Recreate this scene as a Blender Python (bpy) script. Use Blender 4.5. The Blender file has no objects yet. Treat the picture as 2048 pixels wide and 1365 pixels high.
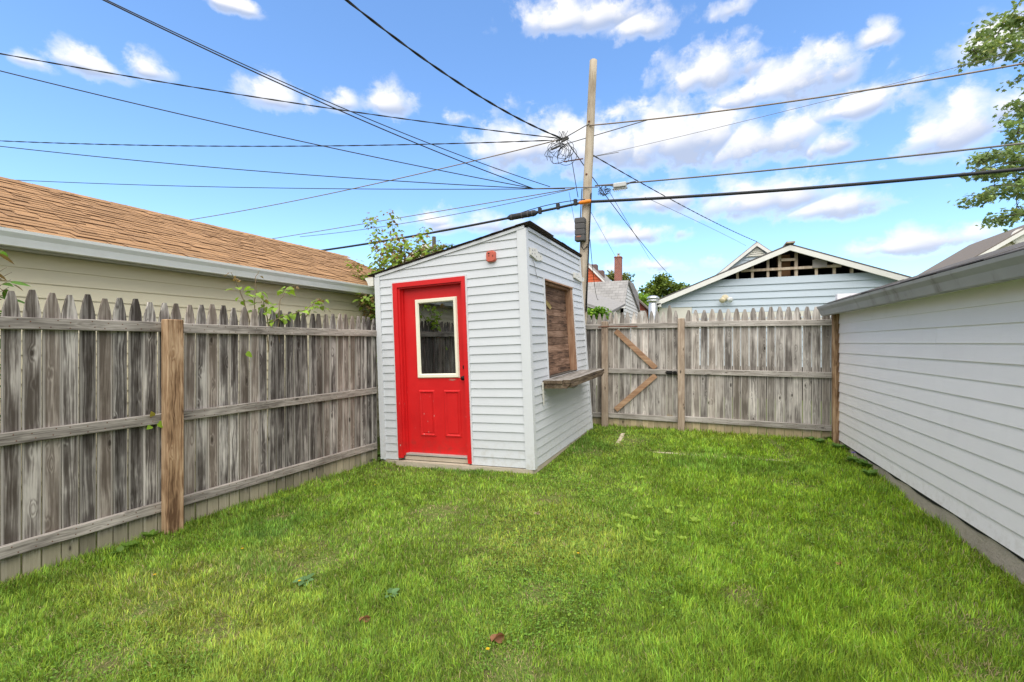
import bpy, math, random
import numpy as np
from mathutils import Vector, Matrix

random.seed(7); np.random.seed(7)
RNG = np.random.default_rng(11)
scene = bpy.context.scene
COL = scene.collection

# ------------------------------------------------------------------ camera
CAM_H = 1.5
YAW = math.radians(23.1)
cam_data = bpy.data.cameras.new('camera')
cam_data.sensor_width = 36.0
cam_data.lens = 16.0
cam_data.shift_y = 3.5 / 2048
cam_data.clip_end = 2000
cam = bpy.data.objects.new('camera', cam_data)
cam.location = (0, 0, CAM_H)
cam.rotation_euler = (math.pi / 2, 0, YAW)
COL.objects.link(cam)
scene.camera = cam

# ------------------------------------------------------------------ light
SUN_EL, SUN_AZ = math.radians(62), math.radians(163)     # azimuth from +Y clockwise: from behind the camera
sun_data = bpy.data.lights.new('sun', 'SUN')
sun_data.energy = 2.5
sun_data.angle = math.radians(80)
sun_data.color = (1.0, 0.945, 0.86)
sun = bpy.data.objects.new('sun', sun_data)
sd = Vector((math.sin(SUN_AZ) * math.cos(SUN_EL), math.cos(SUN_AZ) * math.cos(SUN_EL), math.sin(SUN_EL)))
sun.rotation_euler = sd.to_track_quat('Z', 'Y').to_euler()
sun.location = (0, -5, 20)
COL.objects.link(sun)

scene.view_settings.view_transform = 'Standard'
scene.view_settings.look = 'None'
scene.view_settings.gamma = 1
scene.view_settings.exposure = 1.0
scene.view_settings.use_curve_mapping = False
try:
    scene.cycles.use_denoising = True
    scene.cycles.max_bounces = 4
    scene.cycles.transparent_max_bounces = 6
except Exception:
    pass

# ------------------------------------------------------------------ node helper
class NT:
    def __init__(s, tree): s.t = tree; s.n = tree.nodes; s.l = tree.links
    def add(s, typ, ins=None, **kw):
        n = s.n.new(typ)
        for k, v in kw.items(): setattr(n, k, v)
        for k, v in (ins or {}).items():
            sock = n.inputs[k]
            if isinstance(v, bpy.types.NodeSocket): s.l.new(v, sock)
            else: sock.default_value = v
        return n
    def math(s, op, a, b=None, c=None, clamp=False):
        n = s.add('ShaderNodeMath', operation=op, use_clamp=clamp)
        for i, v in enumerate((a, b, c)):
            if v is None: continue
            if isinstance(v, bpy.types.NodeSocket): s.l.new(v, n.inputs[i])
            else: n.inputs[i].default_value = v
        return n.outputs[0]
    def vmath(s, op, a, b=None, c=None):
        n = s.add('ShaderNodeVectorMath', operation=op)
        for i, v in enumerate((a, b, c)):
            if v is None: continue
            if isinstance(v, bpy.types.NodeSocket): s.l.new(v, n.inputs[i])
            else: n.inputs[i].default_value = v
        return n.outputs['Value' if op in ('LENGTH', 'DOT_PRODUCT', 'DISTANCE') else 'Vector']
    def mix(s, fac, a, b, blend='MIX'):
        n = s.add('ShaderNodeMix', data_type='RGBA', blend_type=blend)
        for sock, v in ((n.inputs[0], fac), (n.inputs[6], a), (n.inputs[7], b)):
            if isinstance(v, bpy.types.NodeSocket): s.l.new(v, sock)
            else: sock.default_value = v if not isinstance(v, tuple) or len(v) == 4 else (*v, 1)
        return n.outputs[2]
    def ramp(s, fac, stops, interp='LINEAR'):
        n = s.add('ShaderNodeValToRGB', {'Fac': fac})
        cr = n.color_ramp; cr.interpolation = interp
        while len(cr.elements) < len(stops): cr.elements.new(0.5)
        for e, (p, c) in zip(cr.elements, stops):
            e.position = p
            e.color = (c, c, c, 1) if isinstance(c, (int, float)) else (*c, 1)
        return n.outputs[0]
    def smooth(s, v, a, b):
        n = s.add('ShaderNodeMapRange', {'From Min': a, 'From Max': b}, interpolation_type='SMOOTHSTEP')
        s.l.new(v, n.inputs['Value'])
        return n.outputs[0]
    def noise(s, vec, scale, detail=4, rough=0.55, dist=0.0):
        n = s.add('ShaderNodeTexNoise', {'Scale': scale, 'Detail': detail, 'Roughness': rough, 'Distortion': dist})
        if vec is not None: s.l.new(vec, n.inputs['Vector'])
        return n.outputs['Fac']

def new_mat(name):
    m = bpy.data.materials.new(name); m.use_nodes = True
    t = NT(m.node_tree)
    b = m.node_tree.nodes['Principled BSDF']
    return m, t, b

# ------------------------------------------------------------------ world: sky with cumulus
F2048 = 910.0
HORIZON = 686.0
FWD = Vector((-math.sin(YAW), math.cos(YAW), 0)); RGT = Vector((math.cos(YAW), math.sin(YAW), 0))
def az_el(px, py):
    d = FWD + RGT * ((px - 1024) / F2048) + Vector((0, 0, 1)) * ((HORIZON - py) / F2048)
    d.normalize()
    return math.atan2(d.x, d.y), math.asin(d.z)

world = bpy.data.worlds.new('World'); scene.world = world
world.use_nodes = True
wt = NT(world.node_tree)
for n in list(wt.n): wt.n.remove(n)
CLOUDS = [  # direction of each cloud as seen from the yard: x, y, half width, half height (photo pixels), weight
    (1160, 40, 120, 50, 1.0), (1285, 58, 80, 36, .95), (1462, 22, 42, 26, .8), (1752, 80, 46, 32, .95),
    (1420, 150, 95, 58, 1.0), (1600, 165, 130, 62, 1.05), (1715, 215, 110, 40, .9), (1500, 195, 110, 36, .8),
    (1060, 300, 110, 62, 1.05), (1200, 300, 130, 72, 1.15), (1350, 285, 150, 85, 1.25), (1520, 290, 120, 66, 1.15), (1660, 290, 56, 34, .9),
    (1920, 262, 110, 66, 1.1), (2010, 225, 60, 50, 1.0), (1985, 95, 85, 55, 1.05),
    (1330, 405, 120, 34, .9), (1520, 405, 150, 48, 1.1), (1680, 415, 120, 34, 1.0),
    (1250, 474, 95, 24, .95), (1850, 488, 130, 36, 1.1), (1760, 502, 80, 22, .9),
    (960, 452, 120, 24, .7), (860, 444, 80, 18, .6), (1110, 462, 90, 30, .8), (1290, 535, 120, 16, .55),
    (170, 132, 80, 28, .85), (290, 142, 48, 28, .9), (50, 122, 46, 18, .6),
    (540, 200, 64, 40, .95), (780, 212, 52, 40, 1.15), (690, 208, 34, 22, .6), (465, 12, 52, 20, .85), (914, 238, 18, 14, .6),
]
tc = wt.add('ShaderNodeTexCoord')
sep = wt.add('ShaderNodeSeparateXYZ', {0: tc.outputs['Generated']})
azn = wt.math('ARCTAN2', sep.outputs[0], sep.outputs[1])
eln = wt.math('ARCSINE', sep.outputs[2])
# cloud field as a node group so that it can be sampled twice (density, and density towards the light)
grp = bpy.data.node_groups.new('cloud_field', 'ShaderNodeTree')
grp.interface.new_socket('Vec', in_out='INPUT', socket_type='NodeSocketVector')
grp.interface.new_socket('Field', in_out='OUTPUT', socket_type='NodeSocketFloat')
grp.interface.new_socket('Low', in_out='OUTPUT', socket_type='NodeSocketFloat')
g = NT(grp)
gi = g.add('NodeGroupInput'); go = g.add('NodeGroupOutput')
acc = None; accl = None
for (px, py, rx, ry, wgt) in CLOUDS:
    a, e = az_el(px, py)
    a1, _ = az_el(px - rx, py); a2, _ = az_el(px + rx, py)
    _, e1 = az_el(px, py - ry); _, e2 = az_el(px, py + ry)
    ra = max(abs(a2 - a1) / 2, 1e-3) * 1.25; re = max(abs(e2 - e1) / 2, 1e-3) * 1.25
    v = g.vmath('MULTIPLY_ADD', gi.outputs[0], (1 / ra, 1 / re, 0), (-a / ra, -e / re, 0))
    v = g.vmath('MULTIPLY_ADD', g.vmath('ABSOLUTE', v), (0, -0.35, 0), g.vmath('MULTIPLY', v, (1.0, 1.35, 0)))
    L = g.vmath('LENGTH', v)
    m = g.math('MULTIPLY_ADD', L, -wgt, wgt)
    ml = g.math('MULTIPLY_ADD', m, 4.0, g.vmath('DOT_PRODUCT', v, (0.2, -1.0, 0)))
    acc = m if acc is None else g.math('MAXIMUM', acc, m)
    accl = ml if accl is None else g.math('MAXIMUM', accl, ml)
# denser cloud cover added outside the view, to whiten the ambient light
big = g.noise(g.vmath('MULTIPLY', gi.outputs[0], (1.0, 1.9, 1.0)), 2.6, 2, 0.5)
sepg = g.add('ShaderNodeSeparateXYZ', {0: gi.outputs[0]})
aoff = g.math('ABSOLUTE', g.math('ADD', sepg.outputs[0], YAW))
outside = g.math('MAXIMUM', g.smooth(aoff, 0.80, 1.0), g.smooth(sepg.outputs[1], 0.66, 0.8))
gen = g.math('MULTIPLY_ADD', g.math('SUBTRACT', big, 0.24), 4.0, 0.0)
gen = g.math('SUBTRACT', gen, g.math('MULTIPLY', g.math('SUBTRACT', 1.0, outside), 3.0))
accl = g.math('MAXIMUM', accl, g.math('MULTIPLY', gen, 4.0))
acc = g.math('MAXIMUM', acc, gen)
nv = g.vmath('MULTIPLY', gi.outputs[0], (1.0, 1.25, 1.0))
n1 = g.noise(nv, 15.0, 6, 0.62, 0.12)
vb = g.add('ShaderNodeTexVoronoi', {'Scale': 19.0, 'Smoothness': 0.7, 'Randomness': 1.0}, feature='SMOOTH_F1', voronoi_dimensions='2D')
g.l.new(g.vmath('ADD', nv, g.vmath('MULTIPLY', g.vmath('SUBTRACT', g.add('ShaderNodeCombineXYZ', {0: n1, 1: n1}).outputs[0], (0.5, 0.5, 0)), (0.10, -0.08, 0))), vb.inputs['Vector'])
puff = g.math('SUBTRACT', 0.45, vb.outputs['Distance'])
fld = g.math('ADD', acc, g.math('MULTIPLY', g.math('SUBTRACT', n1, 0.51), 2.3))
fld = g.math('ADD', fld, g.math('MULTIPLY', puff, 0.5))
g.l.new(fld, go.inputs[0])
lowv = g.math('ADD', g.math('MULTIPLY_ADD', acc, -4.0, accl), g.math('MULTIPLY', g.math('SUBTRACT', n1, 0.5), -0.55))
lowv = g.math('SUBTRACT', lowv, g.math('MULTIPLY', puff, 0.3))
g.l.new(lowv, go.inputs[1])
vec0 = wt.add('ShaderNodeCombineXYZ', {0: azn, 1: eln}).outputs[0]
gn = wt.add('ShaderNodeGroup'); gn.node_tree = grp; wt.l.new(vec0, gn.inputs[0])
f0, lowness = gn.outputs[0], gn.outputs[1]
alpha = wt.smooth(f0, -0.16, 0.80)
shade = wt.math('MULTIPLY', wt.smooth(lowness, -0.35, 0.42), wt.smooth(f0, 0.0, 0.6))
low = wt.smooth(eln, 0.45, 0.1)
sky = wt.add('ShaderNodeTexSky', sky_type='NISHITA', sun_disc=False, sun_elevation=SUN_EL, sun_rotation=SUN_AZ,
             air_density=1.15, dust_density=0.35, ozone_density=2.2)
sky_c = wt.add('ShaderNodeHueSaturation', {'Saturation': 1.04, 'Value': 1.0, 'Color': sky.outputs[0]}).outputs[0]
sky_c = wt.vmath('MULTIPLY', sky_c, (1.04, 1.23, 1.42))
cl_lit = (5.9, 5.8, 5.75, 1); cl_sh = (2.7, 3.15, 4.2, 1)
cl = wt.mix(shade, cl_lit, cl_sh)
cl = wt.mix(wt.math('MULTIPLY', low, 0.25), cl, (4.2, 4.3, 5.0, 1))
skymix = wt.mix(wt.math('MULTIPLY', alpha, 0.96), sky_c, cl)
above = wt.smooth(eln, -0.02, 0.01)
skymix = wt.mix(above, (0.9, 1.0, 0.7, 1), skymix)
bg = wt.add('ShaderNodeBackground', {'Color': skymix, 'Strength': 0.1})
wo = wt.add('ShaderNodeOutputWorld', {'Surface': bg.outputs[0]})
world.cycles.sampling_method = 'MANUAL'; world.cycles.sample_map_resolution = 256

# ------------------------------------------------------------------ projection helpers
def P(px, py, Y=None, X=None, Z=None, d=None):
    """world point on the viewing ray of a photo pixel, at a given Y, X, Z or depth"""
    D = FWD + RGT * ((px - 1024) / F2048) + Vector((0, 0, 1)) * ((HORIZON - py) / F2048)
    if d is not None: t = d
    elif Y is not None: t = Y / D.y
    elif X is not None: t = X / D.x
    else: t = (Z - CAM_H) / D.z
    return D * t + Vector((0, 0, CAM_H))
def depth_of(p): return p[0] * FWD.x + p[1] * FWD.y
def smoothstep(a, b, x):
    t = np.clip((np.asarray(x, float) - a) / (b - a), 0, 1); return t * t * (3 - 2 * t)

# ------------------------------------------------------------------ mesh helpers
class MB:
    def __init__(s): s.v = []; s.f = []; s.m = []
    def add(s, verts, faces, mi=0):
        o = len(s.v); s.v += [tuple(v) for v in verts]
        s.f += [tuple(o + i for i in f) for f in faces]; s.m += [mi] * len(faces)
    def box(s, x0, x1, y0, y1, z0, z1, fn=None, mi=0):
        c = [(x, y, z) for z in (z0, z1) for y in (y0, y1) for x in (x0, x1)]
        if fn: c = [fn(*p) for p in c]
        s.add(c, [(0, 2, 3, 1), (4, 5, 7, 6), (0, 1, 5, 4), (2, 6, 7, 3), (0, 4, 6, 2), (1, 3, 7, 5)], mi)
        return s
    def bbox(s, x0, x1, y0, y1, z0, z1, b, fn=None, mi=0):
        """box with chamfered vertical and horizontal edges"""
        b = min(b, (x1 - x0) * .45, (y1 - y0) * .45, (z1 - z0) * .45)
        v = []
        for z, i in ((z0, b), (z0 + b, 0), (z1 - b, 0), (z1, b)):
            for (x, y) in ((x0 + b, y0 + i), (x1 - b, y0 + i), (x1 - i, y0 + b), (x1 - i, y1 - b), (x1 - b, y1 - i), (x0 + b, y1 - i), (x0 + i, y1 - b), (x0 + i, y0 + b)):
                v.append((x, y, z))
        if fn: v = [fn(*p) for p in v]
        f = [tuple(range(7, -1, -1)), tuple(range(24, 32))]
        for k in range(3):
            for j in range(8): f.append((k * 8 + j, k * 8 + (j + 1) % 8, k * 8 + 8 + (j + 1) % 8, k * 8 + 8 + j))
        s.add(v, f, mi); return s
    def prism(s, front, back, mi=0, mside=None):
        n = len(front)
        s.add(list(front) + list(back), [tuple(range(n)), tuple(range(2 * n - 1, n - 1, -1))], mi)
        o = len(s.v) - 2 * n
        for i in range(n):
            j = (i + 1) % n
            s.f.append((o + i, o + n + i, o + n + j, o + j)); s.m.append(mi if mside is None else mside)
        return s
    def tube(s, pts, r, sides=6, caps=True, mi=0):
        pts = [Vector(p) for p in pts]; n = len(pts)
        rs = r if isinstance(r, (list, tuple)) else [r] * n
        o = len(s.v)
        up = None
        for i, p in enumerate(pts):
            t = (pts[min(i + 1, n - 1)] - pts[max(i - 1, 0)])
            if t.length < 1e-9: t = Vector((0, 0, 1))
            t.normalize()
            if up is None:
                up = t.orthogonal().normalized()
            else:
                up = up - t * up.dot(t)
                up = up.normalized() if up.length > 1e-6 else t.orthogonal().normalized()
            w = t.cross(up)
            for k in range(sides):
                a = 2 * math.pi * k / sides
                s.v.append(tuple(p + (up * math.cos(a) + w * math.sin(a)) * rs[i]))
        for i in range(n - 1):
            for k in range(sides):
                k2 = (k + 1) % sides
                s.f.append((o + i * sides + k, o + i * sides + k2, o + (i + 1) * sides + k2, o + (i + 1) * sides + k)); s.m.append(mi)
        if caps:
            s.f.append(tuple(o + k for k in range(sides - 1, -1, -1))); s.m.append(mi)
            s.f.append(tuple(o + (n - 1) * sides + k for k in range(sides))); s.m.append(mi)
        return s
    def lathe(s, origin, axis, prof, sides=16, mi=0):
        """prof: list of (distance along the axis, radius)"""
        axis = Vector(axis).normalized(); o3 = Vector(origin)
        return s.tube([o3 + axis * a for a, _ in prof], [max(r, 1e-4) for _, r in prof], sides, True, mi)

ORG = {}
def origin(o): return ORG.get(o.name, Vector((0, 0, 0)))
def tag(o, label=None, cat=None, group=None, kind=None):
    if label: o['label'] = label
    if cat: o['category'] = cat
    if group: o['group'] = group
    if kind: o['kind'] = kind
    return o
def thing(name, loc, label, cat, group=None):
    o = bpy.data.objects.new(name, None); o.empty_display_size = 0.2
    COL.objects.link(o); o.location = loc; ORG[o.name] = Vector(loc)
    return tag(o, label, cat, group)
def build(name, mb, mats, parent=None, smooth=False, org=None):
    """link the collected shapes (world coordinates) as one mesh object"""
    base = origin(parent) if parent is not None else (Vector(org) if org is not None else Vector((0, 0, 0)))
    me = bpy.data.meshes.new(name)
    me.from_pydata([(v[0] - base.x, v[1] - base.y, v[2] - base.z) for v in mb.v], [], mb.f)
    if not isinstance(mats, (list, tuple)): mats = [mats]
    for m in mats: me.materials.append(m)
    if len(mats) > 1: me.polygons.foreach_set('material_index', mb.m)
    if smooth: me.polygons.foreach_set('use_smooth', [True] * len(me.polygons))
    import bmesh
    bm = bmesh.new(); bm.from_mesh(me); bmesh.ops.recalc_face_normals(bm, faces=bm.faces); bm.to_mesh(me); bm.free()
    o = bpy.data.objects.new(name, me); COL.objects.link(o)
    if parent is not None: o.parent = parent
    else: o.location = base
    ORG[o.name] = base
    return o
def shared(name, me, loc, parent, rot=(0, 0, 0), scale=(1, 1, 1)):
    """an object that shares mesh data; loc in world coordinates"""
    o = bpy.data.objects.new(name, me); COL.objects.link(o)
    b = origin(parent) if parent is not None else Vector((0, 0, 0))
    o.location = Vector(loc) - b; o.rotation_euler = rot; o.scale = scale
    if parent is not None: o.parent = parent
    ORG[o.name] = Vector(loc)
    return o
def mesh_of(name, mb, mats, smooth=False):
    me = bpy.data.meshes.new(name); me.from_pydata(mb.v, [], mb.f)
    if not isinstance(mats, (list, tuple)): mats = [mats]
    for m in mats: me.materials.append(m)
    if len(mats) > 1: me.polygons.foreach_set('material_index', mb.m)
    if smooth: me.polygons.foreach_set('use_smooth', [True] * len(me.polygons))
    import bmesh
    bm = bmesh.new(); bm.from_mesh(me); bmesh.ops.recalc_face_normals(bm, faces=bm.faces); bm.to_mesh(me); bm.free()
    return me
def np_mesh(name, verts, loop_verts, loop_start, loop_total, mat, colors=None):
    me = bpy.data.meshes.new(name)
    me.vertices.add(len(verts)); me.vertices.foreach_set('co', np.ascontiguousarray(verts, np.float32).ravel())
    me.loops.add(len(loop_verts)); me.loops.foreach_set('vertex_index', np.ascontiguousarray(loop_verts, np.int32))
    me.polygons.add(len(loop_start)); me.polygons.foreach_set('loop_start', np.ascontiguousarray(loop_start, np.int32))
    try: me.polygons.foreach_set('loop_total', np.ascontiguousarray(loop_total, np.int32))
    except Exception: pass
    me.update(calc_edges=True)
    if colors is not None:
        a = me.color_attributes.new('col', 'FLOAT_COLOR', 'POINT')
        c = np.ones((len(verts), 4), np.float32); c[:, :3] = colors
        a.data.foreach_set('color', c.ravel())
    me.materials.append(mat)
    return me
def clip(poly, a, b, c):
    """keep a*u + b*w <= c"""
    out = []
    for i in range(len(poly)):
        p, q = poly[i], poly[(i + 1) % len(poly)]
        dp, dq = a * p[0] + b * p[1] - c, a * q[0] + b * q[1] - c
        if dp <= 0: out.append(p)
        if dp * dq < 0:
            t = dp / (dp - dq); out.append((p[0] + t * (q[0] - p[0]), p[1] + t * (q[1] - p[1])))
    return out
def course(mb, fn, poly, w0, e, ob, ot, back=0.0):
    """one lapped siding board: its lower edge stands out by ob, its upper edge by ot"""
    o = lambda w: ob + (ot - ob) * (w - w0) / e
    mb.prism([fn(u, w, o(w)) for u, w in poly], [fn(u, w, back) for u, w in poly])
def value_noise(x, y, scale, seed, octaves=3):
    r = np.zeros_like(x, float); amp = 1.0; tot = 0
    for k in range(octaves):
        gr = np.random.default_rng(seed + k).random((64, 64))
        gx, gy = x * scale % 64, y * scale % 64
        ix, iy = np.floor(gx).astype(int), np.floor(gy).astype(int)
        fx, fy = gx - ix, gy - iy; fx = fx * fx * (3 - 2 * fx); fy = fy * fy * (3 - 2 * fy)
        i1, j1 = (ix + 1) % 64, (iy + 1) % 64; ix %= 64; iy %= 64
        r += amp * (gr[ix, iy] * (1 - fx) * (1 - fy) + gr[i1, iy] * fx * (1 - fy) + gr[ix, j1] * (1 - fx) * fy + gr[i1, j1] * fx * fy)
        tot += amp; amp *= .5; scale *= 2.1
    return r / tot

# ------------------------------------------------------------------ materials
def plain(name, col, rough=0.7, var=0.12, nscale=6.0, bump=0.0, bscale=60.0, metal=0.0, dirt=None, dirt_amt=0.0, spec=0.35, objvar=0.0, streak=False):
    m, t, b = new_mat(name)
    co = t.add('ShaderNodeTexCoord').outputs['Object']
    oi = t.add('ShaderNodeObjectInfo')
    co = t.vmath('ADD', co, t.vmath('SCALE', t.add('ShaderNodeCombineXYZ', {0: oi.outputs['Random'], 1: oi.outputs['Random'], 2: oi.outputs['Random']}).outputs[0]))
    co.node.inputs[1].links[0].from_node.inputs['Scale'].default_value = 31.0
    n = t.noise(co, nscale, 5)
    f = t.math('MULTIPLY_ADD', n, 2 * var, 1 - var)
    if objvar: f = t.math('MULTIPLY', f, t.math('MULTIPLY_ADD', oi.outputs['Random'], 2 * objvar, 1 - objvar))
    c = t.vmath('SCALE', (*col,)); t.l.new(f, c.node.inputs['Scale'])
    if dirt:
        dv = t.vmath('MULTIPLY', co, (1, 1, 0.12)) if streak else co
        dn = t.smooth(t.noise(dv, 5.0 if streak else 3.5, 6, 0.65), 0.5, 0.78)
        c = t.mix(t.math('MULTIPLY', dn, dirt_amt), c, dirt)
    t.l.new(c, b.inputs['Base Color'])
    b.inputs['Roughness'].default_value = rough
    b.inputs['Metallic'].default_value = metal
    b.inputs['Specular IOR Level'].default_value = spec
    if bump:
        bn = t.add('ShaderNodeBump', {'Strength': bump, 'Distance': 0.01, 'Height': t.noise(co, bscale, 4)})
        t.l.new(bn.outputs[0], b.inputs['Normal'])
    return m

def wood(name, dark, mid, light, axis, knots=True, flat=1, warpk=0.022, edge=None, foot=None, vary=0.25, warm=None, contrast=1.0, bump=0.5):
    """weathered wood; axis = grain direction of the object; edge = (axis index, half width) pale weathered edges; foot = (height, colour)"""
    m, t, b = new_mat(name)
    tcn = t.add('ShaderNodeTexCoord'); co0 = tcn.outputs['Object']
    oi = t.add('ShaderNodeObjectInfo'); rnd = oi.outputs['Random']
    off = t.vmath('SCALE', (17.3, 9.1, 23.7)); t.l.new(rnd, off.node.inputs['Scale'])
    co = t.vmath('ADD', co0, off)
    def st(k):
        v = [1.0, 1.0, 1.0]; v[axis] = k; return tuple(v)
    warp = t.add('ShaderNodeTexNoise', {'Scale': 3.0, 'Detail': 2}); t.l.new(co, warp.inputs['Vector'])
    wv = t.vmath('SCALE', t.vmath('SUBTRACT', warp.outputs['Color'], (0.5, 0.5, 0.5))); wv.node.inputs['Scale'].default_value = warpk
    cow = t.vmath('ADD', co, wv)
    # knots
    kz = list(st(0.36)); kz[flat] = 0.0
    kv = t.vmath('MULTIPLY', co, tuple(kz))
    vo = t.add('ShaderNodeTexVoronoi', {'Scale': 10.5, 'Randomness': 1.0}, voronoi_dimensions='3D'); t.l.new(kv, vo.inputs['Vector'])
    kd = vo.outputs['Distance']
    pull = t.smooth(kd, 0.32, 0.05)
    grain_v = t.vmath('MULTIPLY', cow, st(0.032))
    broad = t.noise(grain_v, 16.0, 3, 0.5)
    fine = t.noise(grain_v, 95.0, 4, 0.6)
    ring_in = t.math('ADD', t.math('MULTIPLY', broad, 9.0), t.math('MULTIPLY', pull, 1.6 if knots else 0.0))
    ring = t.math('MULTIPLY_ADD', t.math('SINE', t.math('MULTIPLY', ring_in, 6.0)), 0.5, 0.5)
    blot = t.noise(t.vmath('MULTIPLY', co, st(0.35)), 6.0, 4, 0.6)
    v = t.math('ADD', t.math('MULTIPLY', broad, 0.45), t.math('MULTIPLY', fine, 0.42))
    v = t.math('ADD', v, t.math('MULTIPLY', ring, 0.13))
    v = t.math('ADD', v, t.math('MULTIPLY', t.math('SUBTRACT', blot, 0.5), 0.75))
    v = t.math('MULTIPLY_ADD', t.math('SUBTRACT', v, 0.5), 2.1 * contrast, 0.45)
    c = t.ramp(v, [(0.0, dark), (0.45, mid), (1.0, light)])
    if warm:
        r2 = t.math('FRACT', t.math('MULTIPLY', rnd, 7.13))
        c = t.mix(t.math('MULTIPLY', t.smooth(r2, 0.45, 1.0), 0.55), c, t.mix(v, tuple(x * .6 for x in warm), warm))
    if edge:
        sp = t.add('ShaderNodeSeparateXYZ', {0: co0})
        ex = t.math('ADD', t.math('ABSOLUTE', sp.outputs[edge[0]]), t.math('MULTIPLY', t.math('SUBTRACT', broad, 0.5), 0.02))
        ef = t.smooth(ex, edge[1] * 0.66, edge[1] * 1.0)
        c = t.mix(t.math('MULTIPLY', ef, 0.62), c, light)
    if foot:
        sp2 = t.add('ShaderNodeSeparateXYZ', {0: co0})
        ff = t.smooth(t.math('ADD', sp2.outputs[2], t.math('MULTIPLY', t.math('SUBTRACT', blot, 0.5), 0.16)), foot[0] + 0.05, foot[0] - 0.05)
        c = t.mix(t.math('MULTIPLY', ff, 0.85), c, t.mix(fine, tuple(x * 0.7 for x in foot[1]), foot[1]))
    if knots:
        kr = t.math('FRACT', t.math('MULTIPLY', t.add('ShaderNodeSeparateColor', {0: vo.outputs['Color']}).outputs[0], 3.7))
        kon = t.smooth(kr, 0.38, 0.46)
        kcore = t.math('MULTIPLY', t.smooth(kd, 0.125, 0.075), kon)
        khalo = t.math('MULTIPLY', t.smooth(kd, 0.22, 0.08), kon)
        c = t.mix(t.math('MULTIPLY', khalo, 0.3), c, tuple(x * .8 for x in dark))
        c = t.mix(t.math('MULTIPLY', kcore, 0.85), c, (0.035, 0.027, 0.02))
    f = t.math('MULTIPLY_ADD', rnd, 2 * vary, 1 - vary)
    c2 = t.vmath('SCALE', c); t.l.new(f, c2.node.inputs['Scale'])
    t.l.new(c2, b.inputs['Base Color'])
    b.inputs['Roughness'].default_value = 0.88
    b.inputs['Specular IOR Level'].default_value = 0.2
    h = t.math('ADD', t.math('MULTIPLY', fine, 0.7), t.math('MULTIPLY', ring, 0.3))
    bn = t.add('ShaderNodeBump', {'Strength': bump, 'Distance': 0.004, 'Height': h})
    t.l.new(bn.outputs[0], b.inputs['Normal'])
    return m

def siding_mat(name, col, dirt, amt=0.25, rough=0.5, axis=0):
    m, t, b = new_mat(name)
    co = t.add('ShaderNodeTexCoord').outputs['Object']
    oi = t.add('ShaderNodeObjectInfo')
    off = t.vmath('SCALE', (13.0, 5.0, 3.0)); t.l.new(oi.outputs['Random'], off.node.inputs['Scale'])
    co = t.vmath('ADD', co, off)
    n = t.noise(co, 2.2, 5, 0.6)
    k = [1.0, 1.0, 1.0]; k[axis] = 0.06
    g1 = t.noise(t.vmath('MULTIPLY', co, tuple(k)), 120.0, 3, 0.6)
    f = t.math('ADD', t.math('MULTIPLY_ADD', n, 0.10, 0.95), t.math('MULTIPLY_ADD', g1, 0.05, -0.025))
    f = t.math('MULTIPLY', f, t.math('MULTIPLY_ADD', oi.outputs['Random'], 0.05, 0.975))
    c = t.vmath('SCALE', (*col,)); t.l.new(f, c.node.inputs['Scale'])
    d1 = t.smooth(t.noise(t.vmath('MULTIPLY', co, (1.6, 1.6, 0.5)), 3.0, 7, 0.68), 0.52, 0.8)
    c = t.mix(t.math('MULTIPLY', d1, amt), c, dirt)
    sz = t.add('ShaderNodeSeparateXYZ', {0: t.add('ShaderNodeNewGeometry').outputs['Position']}).outputs[2]
    spl = t.math('MULTIPLY', t.smooth(sz, 0.42, 0.02), t.smooth(t.noise(co, 14.0, 5, 0.7), 0.42, 0.72))
    c = t.mix(t.math('MULTIPLY', spl, 0.32), c, (0.33, 0.28, 0.19))
    sp = t.smooth(t.noise(co, 55.0, 2, 0.5), 0.74, 0.8)
    c = t.mix(t.math('MULTIPLY', sp, 0.35), c, dirt)
    t.l.new(c, b.inputs['Base Color'])
    b.inputs['Roughness'].default_value = rough
    b.inputs['Specular IOR Level'].default_value = 0.3
    bn = t.add('ShaderNodeBump', {'Strength': 0.18, 'Distance': 0.003, 'Height': t.math('ADD', g1, t.math('MULTIPLY', n, 2.0))})
    t.l.new(bn.outputs[0], b.inputs['Normal'])
    return m

def vcol_leaf(name, trans=0.35, rough=0.55):
    m, t, b = new_mat(name)
    at = t.add('ShaderNodeAttribute', attribute_name='col').outputs['Color']
    b.inputs['Roughness'].default_value = rough
    b.inputs['Specular IOR Level'].default_value = 0.25
    t.l.new(at, b.inputs['Base Color'])
    tr = t.add('ShaderNodeBsdfTranslucent'); t.l.new(t.mix(1.0, at, (1.0, 1.0, 0.55), 'MULTIPLY'), tr.inputs[0])
    ms = t.add('ShaderNodeMixShader', {0: trans, 1: b.outputs[0], 2: tr.outputs[0]})
    t.l.new(ms.outputs[0], t.n['Material Output'].inputs[0])
    return m

# ------------------------------------------------------------------ ground
def ground_z(x, y):
    x = np.asarray(x, float); y = np.asarray(y, float)
    z = 0.085 * smoothstep(4.8, 7.9, y)
    z = z - 0.085 * smoothstep(1.6, 4.2, -x) * (1 - 0.6 * smoothstep(6.0, 8.0, y))
    z = z + 0.022 * (value_noise(x + 40, y + 40, 0.9, 3) - 0.5) * smoothstep(25, 12, np.hypot(x, y))
    return z - 0.045 - 0.02 * np.exp(-((x + 2.6) / 1.6) ** 2 - ((y - 4.9) / .9) ** 2)
def gz(x, y): return float(ground_z(np.array([x]), np.array([y]))[0])

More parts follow.
